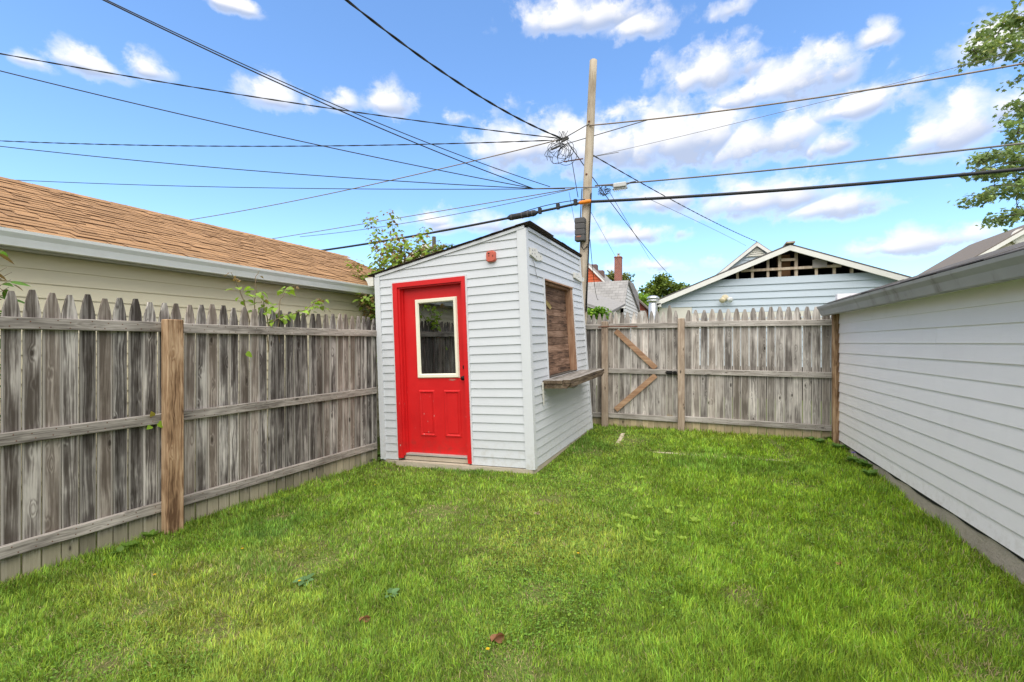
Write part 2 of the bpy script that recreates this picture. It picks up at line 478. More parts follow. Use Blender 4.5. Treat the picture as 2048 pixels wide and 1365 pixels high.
def soil_material():
    m, t, b = new_mat('ground_soil')
    co = t.add('ShaderNodeTexCoord').outputs['Object']
    n = t.noise(co, 1.3, 6, 0.6); n2 = t.noise(co, 60.0, 4, 0.7); n3 = t.noise(co, 9.0, 4, 0.6)
    c = t.ramp(n2, [(0.3, (0.060, 0.085, 0.022)), (0.55, (0.13, 0.18, 0.036)), (0.75, (0.22, 0.24, 0.08))])
    c = t.mix(t.smooth(n3, 0.45, 0.75), c, (0.13, 0.10, 0.055))
    c = t.mix(t.math('MULTIPLY', t.smooth(n, 0.5, 0.7), 0.5), c, (0.06, 0.11, 0.02))
    t.l.new(c, b.inputs['Base Color']); b.inputs['Roughness'].default_value = 0.95
    b.inputs['Specular IOR Level'].default_value = 0.1
    bn = t.add('ShaderNodeBump', {'Strength': 0.8, 'Distance': 0.02, 'Height': n2}); t.l.new(bn.outputs[0], b.inputs['Normal'])
    return m
xs = np.concatenate([[-400, -150, -60, -25, -12, -8], np.arange(-6, 4.01, 0.125), [6, 9, 14, 25, 60, 150, 400]])
ys = np.concatenate([[-400, -120, -40, -15, -6, -3], np.arange(-1.5, 9.51, 0.125), [11, 14, 20, 30, 60, 150, 400]])
gx, gy = np.meshgrid(xs, ys, indexing='ij')
gv = np.stack([gx.ravel(), gy.ravel(), ground_z(gx.ravel(), gy.ravel())], 1)
ny = len(ys); ii, jj = np.meshgrid(np.arange(len(xs) - 1), np.arange(ny - 1), indexing='ij')
q = np.stack([ii * ny + jj, (ii + 1) * ny + jj, (ii + 1) * ny + jj + 1, ii * ny + jj + 1], -1).reshape(-1, 4)
me = np_mesh('ground', gv, q.ravel(), np.arange(len(q)) * 4, np.full(len(q), 4), soil_material())
me.polygons.foreach_set('use_smooth', [True] * len(me.polygons))
gobj = bpy.data.objects.new('ground', me); COL.objects.link(gobj); tag(gobj, kind='structure')

# ================================================================== SHED
M_SHED = siding_mat('shed_vinyl', (0.575, 0.595, 0.62), (0.40, 0.39, 0.35), 0.16)
M_SHED_SIDE = siding_mat('shed_vinyl_side', (0.575, 0.595, 0.62), (0.40, 0.39, 0.35), 0.20, axis=1)
M_TRIM = siding_mat('shed_trim_vinyl', (0.61, 0.625, 0.645), (0.42, 0.41, 0.38), 0.14, axis=2)
M_SHEATH = plain('dark_sheathing', (0.10, 0.085, 0.07), 0.9)
def red_paint():
    m, t, b = new_mat('red_door_paint')
    co = t.add('ShaderNodeTexCoord').outputs['Object']
    n = t.noise(co, 3.0, 5, 0.6)
    c = t.ramp(n, [(0.25, (0.54, 0.010, 0.012)), (0.6, (0.64, 0.015, 0.016)), (0.85, (0.70, 0.034, 0.028))])
    sx = t.add('ShaderNodeSeparateXYZ', {0: co})
    wear = t.smooth(sx.outputs[2], 1.0, 0.1)
    vor = t.add('ShaderNodeTexVoronoi', {'Scale': 24.0, 'Randomness': 1.0}); t.l.new(t.vmath('MULTIPLY', co, (1, 1, 0.6)), vor.inputs['Vector'])
    pick = t.smooth(t.add('ShaderNodeSeparateColor', {0: vor.outputs['Color']}).outputs[1], 0.80, 0.82)
    chips = t.math('MULTIPLY', t.smooth(vor.outputs['Distance'], 0.24, 0.14), t.math('MULTIPLY', pick, wear))
    c = t.mix(t.math('MULTIPLY', chips, 0.75), c, (0.62, 0.50, 0.46))
    brush = t.noise(t.vmath('MULTIPLY', co, (1, 1, .03)), 70.0, 3, .6)
    c = t.mix(t.math('MULTIPLY', brush, 0.30), c, (0.48, 0.008, 0.011))
    grime = t.math('MULTIPLY', t.smooth(sx.outputs[2], 0.45, -0.05), t.smooth(t.noise(co, 9.0, 6, .7), .42, .75))
    c = t.mix(t.math('MULTIPLY', grime, .55), c, (0.16, 0.05, 0.035))
    scuff = t.smooth(t.noise(co, 22.0, 5, 0.7), 0.62, 0.75)
    c = t.mix(t.math('MULTIPLY', scuff, 0.22), c, (0.30, 0.03, 0.03))
    t.l.new(c, b.inputs['Base Color'])
    t.l.new(t.math('MULTIPLY_ADD', brush, 0.3, 0.30), b.inputs['Roughness'])
    b.inputs['Specular IOR Level'].default_value = 0.35
    bn = t.add('ShaderNodeBump', {'Strength': 0.12, 'Distance': 0.004, 'Height': t.math('ADD', t.noise(co, 45.0, 4), brush)}); t.l.new(bn.outputs[0], b.inputs['Normal'])
    return m
M_RED = red_paint()
M_CREAM = plain('cream_frame_paint', (0.80, 0.77, 0.62), 0.5, 0.05)
M_BLACK = plain('black_metal', (0.018, 0.016, 0.015), 0.35, 0.2, metal=0.6)
M_ALU = plain('threshold_aluminium', (0.60, 0.58, 0.55), 0.45, 0.2, metal=0.5)
M_CONC = plain('old_concrete', (0.46, 0.40, 0.31), 0.92, 0.22, 7.0, 0.6, 45.0, dirt=(0.22, 0.18, 0.12), dirt_amt=0.6)
M_CONC2 = plain('grey_concrete', (0.44, 0.39, 0.32), 0.92, 0.3, 7.0, 0.8, 45.0, dirt=(0.16, 0.14, 0.085), dirt_amt=0.7)
M_TAR = plain('tar_paper', (0.02, 0.019, 0.018), 0.9, 0.3)
M_BROWNPL = wood('brown_plank', (0.055, 0.034, 0.024), (0.185, 0.108, 0.07), (0.34, 0.22, 0.155), 1, flat=0, warpk=.05, vary=0.28, contrast=1.15)
M_BROWNFR = wood('brown_frame_wood', (0.15, 0.075, 0.045), (0.31, 0.175, 0.105), (0.44, 0.28, 0.18), 2, vary=0.1)
M_SHELF = wood('grey_shelf_wood', (0.10, 0.085, 0.07), (0.30, 0.27, 0.24), (0.52, 0.49, 0.45), 1, vary=0.2)
M_SHELFE = wood('shelf_edge_wood', (0.035, 0.026, 0.02), (0.12, 0.085, 0.055), (0.27, 0.21, 0.15), 1, vary=0.15)
M_REDBOX = plain('faded_red_plastic', (0.52, 0.115, 0.075), 0.6, 0.15)
M_WHITEMET = plain('old_white_metal', (0.68, 0.66, 0.60), 0.55, 0.12, 30.0, dirt=(0.25, 0.14, 0.07), dirt_amt=0.35)
M_SHROOF = plain('dark_shingle', (0.040, 0.028, 0.022), 0.95, 0.35, 30.0, 0.8, 140.0, objvar=0.35)
M_GUTTER = plain('gutter_white', (0.66, 0.68, 0.67), 0.45, 0.05, 3.0, dirt=(0.28, 0.27, 0.22), dirt_amt=0.25)
def glass_mat(name, tint=0.9):
    m, t, b = new_mat(name)
    gl = t.add('ShaderNodeBsdfGlossy', {'Roughness': 0.01, 'Color': (0.9, 0.93, 0.95, 1)})
    tr = t.add('ShaderNodeBsdfTransparent', {'Color': (tint * .35, tint * .37, tint * .37, 1)})
    fr = t.add('ShaderNodeFresnel', {'IOR': 1.5}).outputs[0]
    fac = t.math('MULTIPLY_ADD', fr, 3.2, 0.10, clamp=True)
    co = t.add('ShaderNodeTexCoord').outputs['Object']
    wv = t.add('ShaderNodeBump', {'Strength': 0.06, 'Distance': 0.01, 'Height': t.noise(co, 4.0, 2)})
    t.l.new(wv.outputs[0], gl.inputs['Normal'])
    ms = t.add('ShaderNodeMixShader', {0: fac, 1: tr.outputs[0], 2: gl.outputs[0]})
    t.l.new(ms.outputs[0], t.n['Material Output'].inputs[0])
    return m
M_GLASS = glass_mat('door_glass')

SA, SB, SC = Vector((-4.09, 5.06, -.085)), Vector((-1.89, 5.10, 0.0)), Vector((-1.80, 7.6, .06))
SW_U = (SB - SA).length
SU, SV, SW = (SB - SA).normalized(), (SC - SB).normalized(), Vector((-.040, -.006, 1.0))
STW = Vector((-.034, 0, 0))
SD = 2.58
def S(u, v, w): return SA + SU * u + SV * v + (SW + STW * (v / 2.5)) * w
Ff = lambda u, w, o=0.0: S(u, -o, w)                      # front wall, o = outwards
Fs = lambda v, w, o=0.0: S(SW_U + o, v, w)                # right-hand wall
ROOF0, ROOFK = 2.515, (2.905 - 2.515) / SW_U
roofw = lambda u: ROOF0 + ROOFK * u
shed = thing('garden_shed', S(SW_U / 2, SD / 2, 0), 'small leaning white vinyl-sided shed with a red door and slanted roof', 'shed')

# sheathing behind the siding
mb = MB()
def slab(mb, fn, poly, o0, o1): mb.prism([fn(u, w, o1) for u, w in poly], [fn(u, w, o0) for u, w in poly])
DU0, DU1, DW1 = 0.355, 1.345, 2.325        # door opening
slab(mb, Ff, [(0, 0), (DU0, 0), (DU0, roofw(DU0) - .02), (0, roofw(0) - .02)], -0.06, -0.004)
slab(mb, Ff, [(DU1, 0), (SW_U - .003, 0), (SW_U - .003, roofw(SW_U) - .02), (DU1, roofw(DU1) - .02)], -0.06, -0.004)
slab(mb, Ff, [(DU0, DW1), (DU1, DW1), (DU1, roofw(DU1) - .02), (DU0, roofw(DU0) - .02)], -0.06, -0.004)
WV0, WV1, WW0, WW1 = 0.60, 1.92, 1.03, 2.31  # window opening
for a, b_, c, d in ((.07, 0, WV0, 2.88), (WV1, 0, SD, 2.88), (WV0, 0, WV1, WW0), (WV0, WW1, WV1, 2.88)):
    slab(mb, Fs, [(a, b_), (c, b_), (c, d), (a, d)], -0.06, -0.004)
mb.prism([S(0.003, .06, 0), S(0.003, SD, 0), S(0.003, SD, 2.49), S(0.003, .06, 2.49)], [S(.06, .06, 0), S(.06, SD, 0), S(.06, SD, 2.49), S(.06, .06, 2.49)])
mb.prism([S(.06, SD - .06, 0), S(SW_U - .06, SD - .06, 0), S(SW_U - .06, SD - .06, 2.85), S(.06, SD - .06, 2.48)], [S(.06, SD, 0), S(SW_U - .06, SD, 0), S(SW_U - .06, SD, 2.85), S(.06, SD, 2.48)])
build('wall', mb, M_SHEATH, shed)
# interior floor
build('floor_slab', MB().box(0.06, SW_U - .06, .06, SD - .06, -.12, -.015, S), M_SHEATH, shed)

E_ = 0.1063
CAS0, CAS1, CASW = 0.285, 1.385, 2.375      # outer edges of the red casing
k = 0
while True:
    w0 = 0.0 + k * E_
    if w0 > 2.9: break
    w1 = w0 + E_
    segs = [(0.07, 2.108)]
    if w0 < CASW + .02:
        if w1 > CASW + .02:
            segs = [(0.07, CAS0 - .022), (CAS1 + .022, 2.108), ('top',)]
        else: segs = [(0.07, CAS0 - .022), (CAS1 + .022, 2.108)]
    for sg in segs:
        if sg[0] == 'top': poly = [(CAS0 - .022, CASW + .022), (CAS1 + .022, CASW + .022), (CAS1 + .022, w1), (CAS0 - .022, w1)]
        else: poly = [(sg[0], w0), (sg[1], w0), (sg[1], w1), (sg[0], w1)]
        poly = clip(poly, -ROOFK, 1.0, ROOF0 - 0.035)
        if len(poly) < 3: continue
        mb = MB(); course(mb, Ff, poly, w0, E_, 0.0165, 0.004)
        build('siding_board', mb, M_SHED, shed)
    k += 1
for k in range(28):
    w0 = k * E_; w1 = min(w0 + E_, 2.86)
    if w0 >= 2.84: break
    segs = [(0.052, SD - .06)]
    if w0 < WW1 + .02 and w1 > WW0:
        segs = [(0.052, WV0 - .035), (WV1 + .035, SD - .06)]
        if w1 > WW1 + .045: segs.append(('top',))
        if w0 < WW0 - .02: segs.append(('low',))
    for sg in segs:
        if sg[0] == 'top': poly = [(WV0 - .035, WW1 + .045), (WV1 + .035, WW1 + .045), (WV1 + .035, w1), (WV0 - .035, w1)]
        elif sg[0] == 'low': poly = [(WV0 - .035, w0), (WV1 + .035, w0), (WV1 + .035, WW0 - .02), (WV0 - .035, WW0 - .02)]
        else: poly = [(sg[0], w0), (sg[1], w0), (sg[1], w1), (sg[0], w1)]
        mb = MB(); course(mb, Fs, poly, w0, E_, 0.0165, 0.004)
        build('siding_board', mb, M_SHED_SIDE, shed)
# corner posts and other white trim
def corner(u0, u1, w1a, w1b, name='corner_trim'):
    mb = MB(); mb.prism([Ff(u0, -.012, .024), Ff(u1, -.012, .024), Ff(u1, w1b, .024), Ff(u0, w1a, .024)], [Ff(u0, -.012, 0), Ff(u1, -.012, 0), Ff(u1, w1b, 0), Ff(u0, w1a, 0)])
    return build(name, mb, M_TRIM, shed)
corner(-0.015, 0.07, roofw(0) - .03, roofw(.07) - .03)
mb = MB()   # right front corner: an L-shaped post
L2 = [(2.108, -.024), (SW_U + .024, -.024), (SW_U + .024, .052), (SW_U, .052), (SW_U, 0.0), (2.108, 0.0)]
mb.prism([S(u, v, roofw(min(u, SW_U)) - .03) for u, v in L2], [S(u, v, -.012) for u, v in L2])
build('corner_trim', mb, M_TRIM, shed)
mb = MB(); mb.prism([Fs(a, w, .022) for a, w in ((SD - .06, -.02), (SD + .01, -.02), (SD + .01, 2.87), (SD - .06, 2.87))], [Fs(a, w, 0) for a, w in ((SD - .06, -.02), (SD + .01, -.02), (SD + .01, 2.87), (SD - .06, 2.87))])
build('corner_trim', mb, M_TRIM, shed)
mb = MB(); pl = [(0.0, roofw(0) - .034), (SW_U, roofw(SW_U) - .034), (SW_U, roofw(SW_U) + .002), (0.0, roofw(0) + .002)]
slab(mb, Ff, pl, 0.0, 0.028); build('rake_trim', mb, M_TRIM, shed)
mb = MB(); pl = [(.055, 2.862), (SD, 2.862), (SD, 2.90), (.055, 2.90)]; slab(mb, Fs, pl, 0.0, 0.026); build('eave_trim', mb, M_TRIM, shed)
mb = MB()
slab(mb, Ff, [(CAS0 - .022, .0), (CAS0, .0), (CAS0, CASW), (CAS0 - .022, CASW)], 0.0, 0.022)
slab(mb, Ff, [(CAS1, .0), (CAS1 + .022, .0), (CAS1 + .022, CASW), (CAS1, CASW)], 0.0, 0.022)
slab(mb, Ff, [(CAS0 - .022, CASW), (CAS1 + .022, CASW), (CAS1 + .022, CASW + .022), (CAS0 - .022, CASW + .022)], 0.0, 0.022)
build('door_surround_trim', mb, M_TRIM, shed)

# roof deck, drip edge and shingle ends
mb = MB()
mb.prism([S(-.10, -.035, roofw(-.10) + .008), S(SW_U + .045, -.035, roofw(SW_U + .045) + .008), S(SW_U + .045, SD + .05, roofw(SW_U + .045) + .008), S(-.10, SD + .05, roofw(-.10) + .008)],
         [S(-.10, -.035, roofw(-.10) + .017), S(SW_U + .045, -.035, roofw(SW_U + .045) + .017), S(SW_U + .045, SD + .05, roofw(SW_U + .045) + .017), S(-.10, SD + .05, roofw(-.10) + .017)])
roof = build('roof', mb, M_SHROOF, shed)
nsh = 15
for i in range(nsh):
    u0 = -.12 + i * (SW_U + .18) / nsh; u1 = u0 + (SW_U + .18) / nsh + .03
    j = random.uniform(-.012, .012); lift = random.uniform(0, .004)
    mb = MB()
    z = lambda u, up: roofw(u) + .0175 + up
    top = [S(u0, -.05 + j, z(u0, .008 + lift)), S(u1, -.05 - j, z(u1, .006 + lift)), S(u1, .9, z(u1, .006)), S(u0, .9, z(u0, .008))]
    bot = [S(u0, -.05 + j, z(u0, .004)), S(u1, -.05 - j, z(u1, .0)), S(u1, .9, z(u1, .0)), S(u0, .9, z(u0, .004))]
    mb.prism(top, bot); build('shingle', mb, M_SHROOF, roof)
for i in range(12):
    v0 = .1 + i * .21; j = random.uniform(-.008, .008)
    mb = MB(); u1 = SW_U + .062 + j
    mb.prism([S(1.9, v0, roofw(1.9) + .033), S(u1, v0, roofw(u1) + .032), S(u1, v0 + .205, roofw(u1) + .032), S(1.9, v0 + .205, roofw(1.9) + .033)],
             [S(1.9, v0, roofw(1.9) + .0262), S(u1, v0, roofw(u1) + .0255), S(u1, v0 + .205, roofw(u1) + .0255), S(1.9, v0 + .205, roofw(1.9) + .0262)])
    build('shingle', mb, M_SHROOF, roof)
# gutter on the low side, seen from its end
def gutter_profile(wd=.12, ht=.12):
    return [(0, 0), (-wd * .62, 0), (-wd * .66, ht * .14), (-wd * .78, ht * .5), (-wd * .98, ht * .80), (-wd * 1.02, ht), (-wd * .93, ht), (-wd * .90, ht * .82), (-wd * .70, ht * .52), (-wd * .58, ht * .10), (-.008, ht * .09), (-.008, ht), (0, ht)]
mb = MB(); pr = gutter_profile(.13, .12)
for a, b_ in ((-.03, SD + .03),):
    mb.prism([S(-.03 + p, a, 2.37 + q) for p, q in pr], [S(-.03 + p, b_, 2.37 + q) for p, q in pr])
pr2 = [(0, 0), (-.08, 0), (-.10, .06), (-.13, .10), (-.13, .12), (0, .12)]
mb.prism([S(-.03 + p, -.034, 2.37 + q) for p, q in pr2], [S(-.03 + p, -.030, 2.37 + q) for p, q in pr2])
build('gutter', mb, M_WHITEMET, shed)

# red door casing and jamb
mb = MB()
for a, b_ in ((CAS0, CAS0 + .072), (CAS1 - .05, CAS1)):
    w0 = .03 if a < 1 else .012
    slab(mb, Ff, [(a, w0), (b_, w0), (b_, CASW - .062), (a, CASW - .062)], 0.0, 0.034)
slab(mb, Ff, [(CAS0, CASW - .062), (CAS1, CASW - .062), (CAS1, CASW), (CAS0, CASW)], 0.0, 0.034)
build('door_casing', mb, M_RED, shed)
mb = MB()
slab(mb, Ff, [(DU0, .06), (DU0 + .028, .06), (DU0 + .028, DW1), (DU0, DW1)], -.16, 0.012)
slab(mb, Ff, [(DU0 + .028, .06), (DU0 + .045, .06), (DU0 + .045, DW1 - .03), (DU0 + .028, DW1 - .03)], -.16, -.028)
slab(mb, Ff, [(DU1 - .028, .06), (DU1, .06), (DU1, DW1), (DU1 - .028, DW1)], -.16, 0.012)
slab(mb, Ff, [(DU0 + .028, DW1 - .03), (DU1 - .028, DW1 - .03), (DU1 - .028, DW1), (DU0 + .028, DW1)], -.16, 0.012)
build('door_jamb', mb, M_RED, shed)
mb = MB(); slab(mb, Ff, [(DU0 - .02, .066), (DU1 + .0, .066), (DU1 + .0, .088), (DU0 - .02, .088)], -.14, -.004)
build('threshold', mb, M_ALU, shed)
mb = MB(); slab(mb, Ff, [(DU0, .0), (DU1, .0), (DU1, .05), (DU0, .05)], -.14, -.018); build('threshold_gap', mb, M_CONC, shed)
# splintered foot of the left casing
mb = MB(); slab(mb, Ff, [(CAS0 - .002, .0), (CAS0 + .05, .012), (CAS0 + .045, .05), (CAS0 + .02, .07), (CAS0 - .002, .04)], 0.0, 0.026); build('rotten_casing_end', mb, M_SHELFE, shed)

GU0, GU1, GW0, GW1 = 0.576, 1.214, 1.085, 2.138
DO = -.060                                               # door face is set back
mb = MB()
def ring(mb, fn, a0, a1, b0, b1, wd, o0, o1, bev=0.0):
    """rectangular frame with a slightly sloped inner and outer edge"""
    out = [(a0, b0), (a1, b0), (a1, b1), (a0, b1)]
    def ins(d): return [(a0 + d, b0 + d), (a1 - d, b0 + d), (a1 - d, b1 - d), (a0 + d, b1 - d)]
    loops = [([*out], o0), (ins(bev), o1), (ins(wd - bev), o1), (ins(wd), o0)]
    v = []
    for pts, o in loops: v += [fn(p[0], p[1], o) for p in pts]
    f = []
    for kk in range(3):
        for j in range(4): f.append((kk * 4 + j, kk * 4 + (j + 1) % 4, kk * 4 + 4 + (j + 1) % 4, kk * 4 + 4 + j))
    mb.add(v, f)
for poly in ([(DU0 + .031, .09), (DU1 - .031, .09), (DU1 - .031, GW0 + .02), (DU0 + .031, GW0 + .02)],
             [(DU0 + .031, GW1 - .02), (DU1 - .031, GW1 - .02), (DU1 - .031, DW1 - .033), (DU0 + .031, DW1 - .033)],
             [(DU0 + .031, GW0 + .02), (GU0 + .02, GW0 + .02), (GU0 + .02, GW1 - .02), (DU0 + .031, GW1 - .02)],
             [(GU1 - .02, GW0 + .02), (DU1 - .031, GW0 + .02), (DU1 - .031, GW1 - .02), (GU1 - .02, GW1 - .02)]):
    slab(mb, Ff, poly, DO - .042, DO)
door = build('door', mb, M_RED, shed)
for (a0, a1) in ((.585, .832), (.968, 1.215)):
    mb = MB(); ring(mb, Ff, a0, a1, .315, .925, .036, DO + .0005, DO + .014, .012)
    slab(mb, Ff, [(a0 + .05, .365), (a1 - .05, .365), (a1 - .05, .875), (a0 + .05, .875)], DO + .0004, DO + .006)
    build('panel', mb, M_RED, door)
mb = MB(); ring(mb, Ff, GU0, GU1, GW0, GW1, .058, DO + .0006, DO + .020, .012)
build('window_frame', mb, M_CREAM, door)
mb = MB(); slab(mb, Ff, [(GU0 + .03, GW0 + .03), (GU1 - .03, GW0 + .03), (GU1 - .03, GW1 - .03), (GU0 + .03, GW1 - .03)], DO - .012, DO - .006)
build('window_pane', mb, M_GLASS, door)
kp = Ff(1.286, 1.083, DO); mb = MB()
mb.lathe(kp, -SV, [(0, .032), (.006, .033), (.010, .028), (.014, .013), (.034, .012), (.040, .024), (.052, .030), (.064, .027), (.070, .014), (.071, .001)], 16)
build('knob', mb, M_BLACK, door, True)
kp = Ff(1.290, 1.221, DO); mb = MB(); mb.lathe(kp, -SV, [(0, .029), (.010, .029), (.016, .024), (.019, .012), (.02, .001)], 16)
build('deadbolt', mb, M_BLACK, door, True)
# worn patch of primer under the window
mb = MB(); c0 = [(1.10 + .055 * math.cos(a) * random.uniform(.7, 1.1), 1.062 + .014 * math.sin(a) * random.uniform(.6, 1.1)) for a in [i * math.pi / 8 for i in range(16)]]
mb.prism([Ff(u, w, DO + .0016) for u, w in c0], [Ff(u, w, DO + .0002) for u, w in c0]); build('peeled_paint', mb, plain('peeled_primer', (.42, .16, .13), .8, .3, 40), door)

# boarded window
mb = MB()
slab(mb, Fs, [(WV0 - .035, WW0 - .02), (WV0, WW0 - .02), (WV0, WW1 + .045), (WV0 - .035, WW1 + .045)], 0.0, 0.024)
slab(mb, Fs, [(WV0, WW1 + .02), (WV1 + .035, WW1 + .02), (WV1 + .035, WW1 + .045), (WV0, WW1 + .045)], 0.0, 0.024)
slab(mb, Fs, [(WV1 + .012, WW0 - .02), (WV1 + .035, WW0 - .02), (WV1 + .035, WW1 + .02), (WV1 + .012, WW1 + .02)], 0.0, 0.024)
build('window_trim', mb, M_TRIM, shed)
mb = MB()
slab(mb, Fs, [(WV0, WW0), (WV0 + .03, WW0), (WV0 + .03, WW1), (WV0, WW1)], -.12, .016)
slab(mb, Fs, [(WV1 - .07, WW0), (WV1 + .012, WW0), (WV1 + .012, WW1), (WV1 - .07, WW1)], -.12, .014)
slab(mb, Fs, [(WV0, WW1), (WV1 + .012, WW1), (WV1 + .012, WW1 + .02), (WV0, WW1 + .02)], -.12, .030)
slab(mb, Fs, [(WV0 + .03, WW1 - .035), (WV1 - .07, WW1 - .035), (WV1 - .07, WW1), (WV0 + .03, WW1)], -.12, -.02)
wfr = build('window_frame', mb, M_BROWNFR, shed)
npl = 12; hh = (WW1 - .035 - WW0) / npl
for i in range(npl):
    a = WW0 + i * hh; o = random.uniform(-.004, .004)
    mb = MB(); slab(mb, Fs, [(WV0 + .03, a + .002), (WV1 - .07, a + .002), (WV1 - .07, a + hh - .002), (WV0 + .03, a + hh - .002)], -.11, -.075 + o)
    build('plank', mb, M_BROWNPL, shed)
mb = MB()   # a curl of pale peeling veneer
pts = [(.64, 2.10, -.070), (.80, 2.075, -.045), (.95, 2.02, -.035), (1.06, 1.98, -.05), (1.02, 1.945, -.06), (.92, 1.985, -.06), (.78, 2.045, -.068), (.64, 2.085, -.072)]
mb.prism([Fs(*p) for p in pts], [Fs(p[0], p[1], p[2] - .004) for p in pts]); build('peeling_strip', mb, plain('pale_veneer', (.50, .38, .16), .7, .2), shed)

# weathered serving shelf under the window
shelf_z = 0.985
v0s, v1s = .36, 2.12
for i, (o0, o1, ex0, ex1) in enumerate(((.02, .150, 0, .0), (.154, .275, .02, .03), (.279, .375, -.01, .07))):
    mb = MB(); n = 9; top = []; jag = [random.uniform(-.012, .012) for _ in range(n + 1)]
    for j in range(n + 1): top.append((v0s - ex0 + (v1s + ex1 - v0s + ex0) * j / n, o1 + (jag[j] if i == 2 else 0)))
    pl = [(v0s - ex0, o0)] + top + [(v1s + ex1, o0)]
    dz = random.uniform(-.004, .004)
    mb.prism([Fs(v, shelf_z + .028 + dz, o) for v, o in pl], [Fs(v, shelf_z - .012 + dz, o) for v, o in pl], 0, 1)
    if i == 0: shelf = thing('serving_shelf', Fs(1.3, shelf_z, .2), 'weathered grey plank shelf below the boarded window of the shed', 'shelf')
    build('plank', mb, [M_SHELF, M_SHELFE], shelf)
mb = MB()
mb.prism([Fs(v, shelf_z - .014, o) for v, o in ((v0s + .01, .03), (v0s + .05, .03), (v0s + .05, .37), (v0s + .01, .37))], [Fs(v, shelf_z - .075, o) for v, o in ((v0s + .01, .03), (v0s + .05, .03), (v0s + .05, .33), (v0s + .01, .33))])
mb.prism([Fs(v, shelf_z - .014, o) for v, o in ((v1s - .05, .03), (v1s - .01, .03), (v1s - .01, .40), (v1s - .05, .40))], [Fs(v, shelf_z - .075, o) for v, o in ((v1s - .05, .03), (v1s - .01, .03), (v1s - .01, .36), (v1s - .05, .36))])
mb.prism([Fs(v, shelf_z - .014, o) for v, o in ((v0s + .05, .345), (v1s - .05, .345), (v1s - .05, .38), (v0s + .05, .38))], [Fs(v, shelf_z - .062, o) for v, o in ((v0s + .05, .345), (v1s - .05, .345), (v1s - .05, .38), (v0s + .05, .38))])
build('support_frame', mb, M_SHELFE, shelf)
mb = MB(); mb.prism([Fs(v, w, .030) for v, w in ((v0s - .035, .99), (v0s - .0, .99), (v0s - .0, .74), (v0s - .02, .70), (v0s - .035, .80))], [Fs(v, w, .020) for v, w in ((v0s - .035, .99), (v0s - .0, .99), (v0s - .0, .74), (v0s - .02, .70), (v0s - .035, .80))])
build('bracket', mb, M_WHITEMET, shelf)
mb = MB(); mb.tube([Fs(.5, .915, .30), Fs(.62, .895, .33), Fs(.75, .90, .34), Fs(.86, .925, .33)], [.006, .012, .012, .004], 6); build('splinter', mb, M_SHELF, shelf)

# faded red box cover above the door
bx = thing('electrical_box', Ff(1.762, 2.578, .02), 'small faded red box cover on the shed wall above the red door', 'box')
mb = MB(); outl = []
for i in range(20):
    a = 2 * math.pi * i / 20
    cx, cz = math.cos(a), math.sin(a)
    outl.append((1.762 + .062 * math.copysign(abs(cx) ** .7, cx), 2.578 + .068 * math.copysign(abs(cz) ** .38, cz)))
def scl(pts, k): return [(1.762 + (u - 1.762) * k, 2.578 + (w - 2.578) * k) for u, w in pts]
mb.prism([Ff(u, w, .042) for u, w in outl], [Ff(u, w, .004) for u, w in outl]); mb.prism([Ff(u, w, .056) for u, w in scl(outl, .86)], [Ff(u, w, .042) for u, w in outl])
build('cover', mb, M_REDBOX, bx)
for (du, dw, r) in ((-.018, .036, .011), (-.016, .006, .008), (.036, .008, .006), (.036, -.004, .006), (-.012, -.038, .010)):
    mb = MB(); mb.lathe(Ff(1.762 + du, 2.578 + dw, .052), -SV, [(0, r), (.0052, r), (.0053, .001)], 10)
    build('hole' if r > .0075 else 'screw', mb, M_BLACK if dw > -.03 else M_REDBOX, bx)
# two old white brackets on the side wall
def bracket(pl, holes, label, o=.02):
    cx = sum(p[0] for p in pl) / len(pl); cw = sum(p[1] for p in pl) / len(pl)
    t_ = thing('wall_bracket', Fs(cx, cw, o), label, 'bracket', 'white metal brackets on the shed wall')
    mb = MB(); mb.prism([Fs(v, w, o + .014) for v, w in pl], [Fs(v, w, o - .016) for v, w in pl]); build('plate', mb, M_WHITEMET, t_)
    for (v, w) in holes:
        mb = MB(); mb.lathe(Fs(v, w, o + .0135), SU, [(0, .009), (.002, .009), (.0021, .001)], 8); build('screw_hole', mb, M_BLACK, t_)
bracket([(.10, 2.57), (.34, 2.53), (.52, 2.56), (.52, 2.62), (.36, 2.63), (.32, 2.68), (.10, 2.655)], [(.16, 2.63), (.24, 2.645), (.14, 2.59), (.24, 2.60), (.30, 2.575), (.45, 2.60)], 'white metal bracket near the front corner of the shed side wall')
bracket([(2.06, 2.50), (2.42, 2.47), (2.66, 2.50), (2.66, 2.56), (2.42, 2.55), (2.36, 2.60), (2.06, 2.58)], [(2.14, 2.56), (2.24, 2.57), (2.30, 2.53), (2.55, 2.53)], 'white metal bracket at the back corner of the shed side wall', .03)
# thin cord hanging below the first bracket
mb = MB(); mb.tube([Fs(.17, 2.52, .02), Fs(.24, 2.47, .024), Fs(.26, 2.40, .022), Fs(.33, 2.30, .022)], .003, 5); tag(build('hanging_cord', mb, M_SHELF), 'thin grey cord hanging below the front bracket on the shed wall', 'cord')

# concrete slab under the shed
mb = MB()
slab_o = [(-.02, -.005), (.20, -.03), (.30, -.095), (1.30, -.10), (1.46, -.045), (2.19, -.02), (2.21, .03), (2.21, SD), (0, SD)]
mb.prism([S(u, v, -.010 if v > -.06 else .004) for u, v in slab_o], [S(u, v, -.22) for u, v in slab_o])
tag(build('shed_foundation', mb, M_CONC, None, org=S(1.1, 1.2, -.1)), 'tan concrete slab showing as a low step below the red door', 'slab')

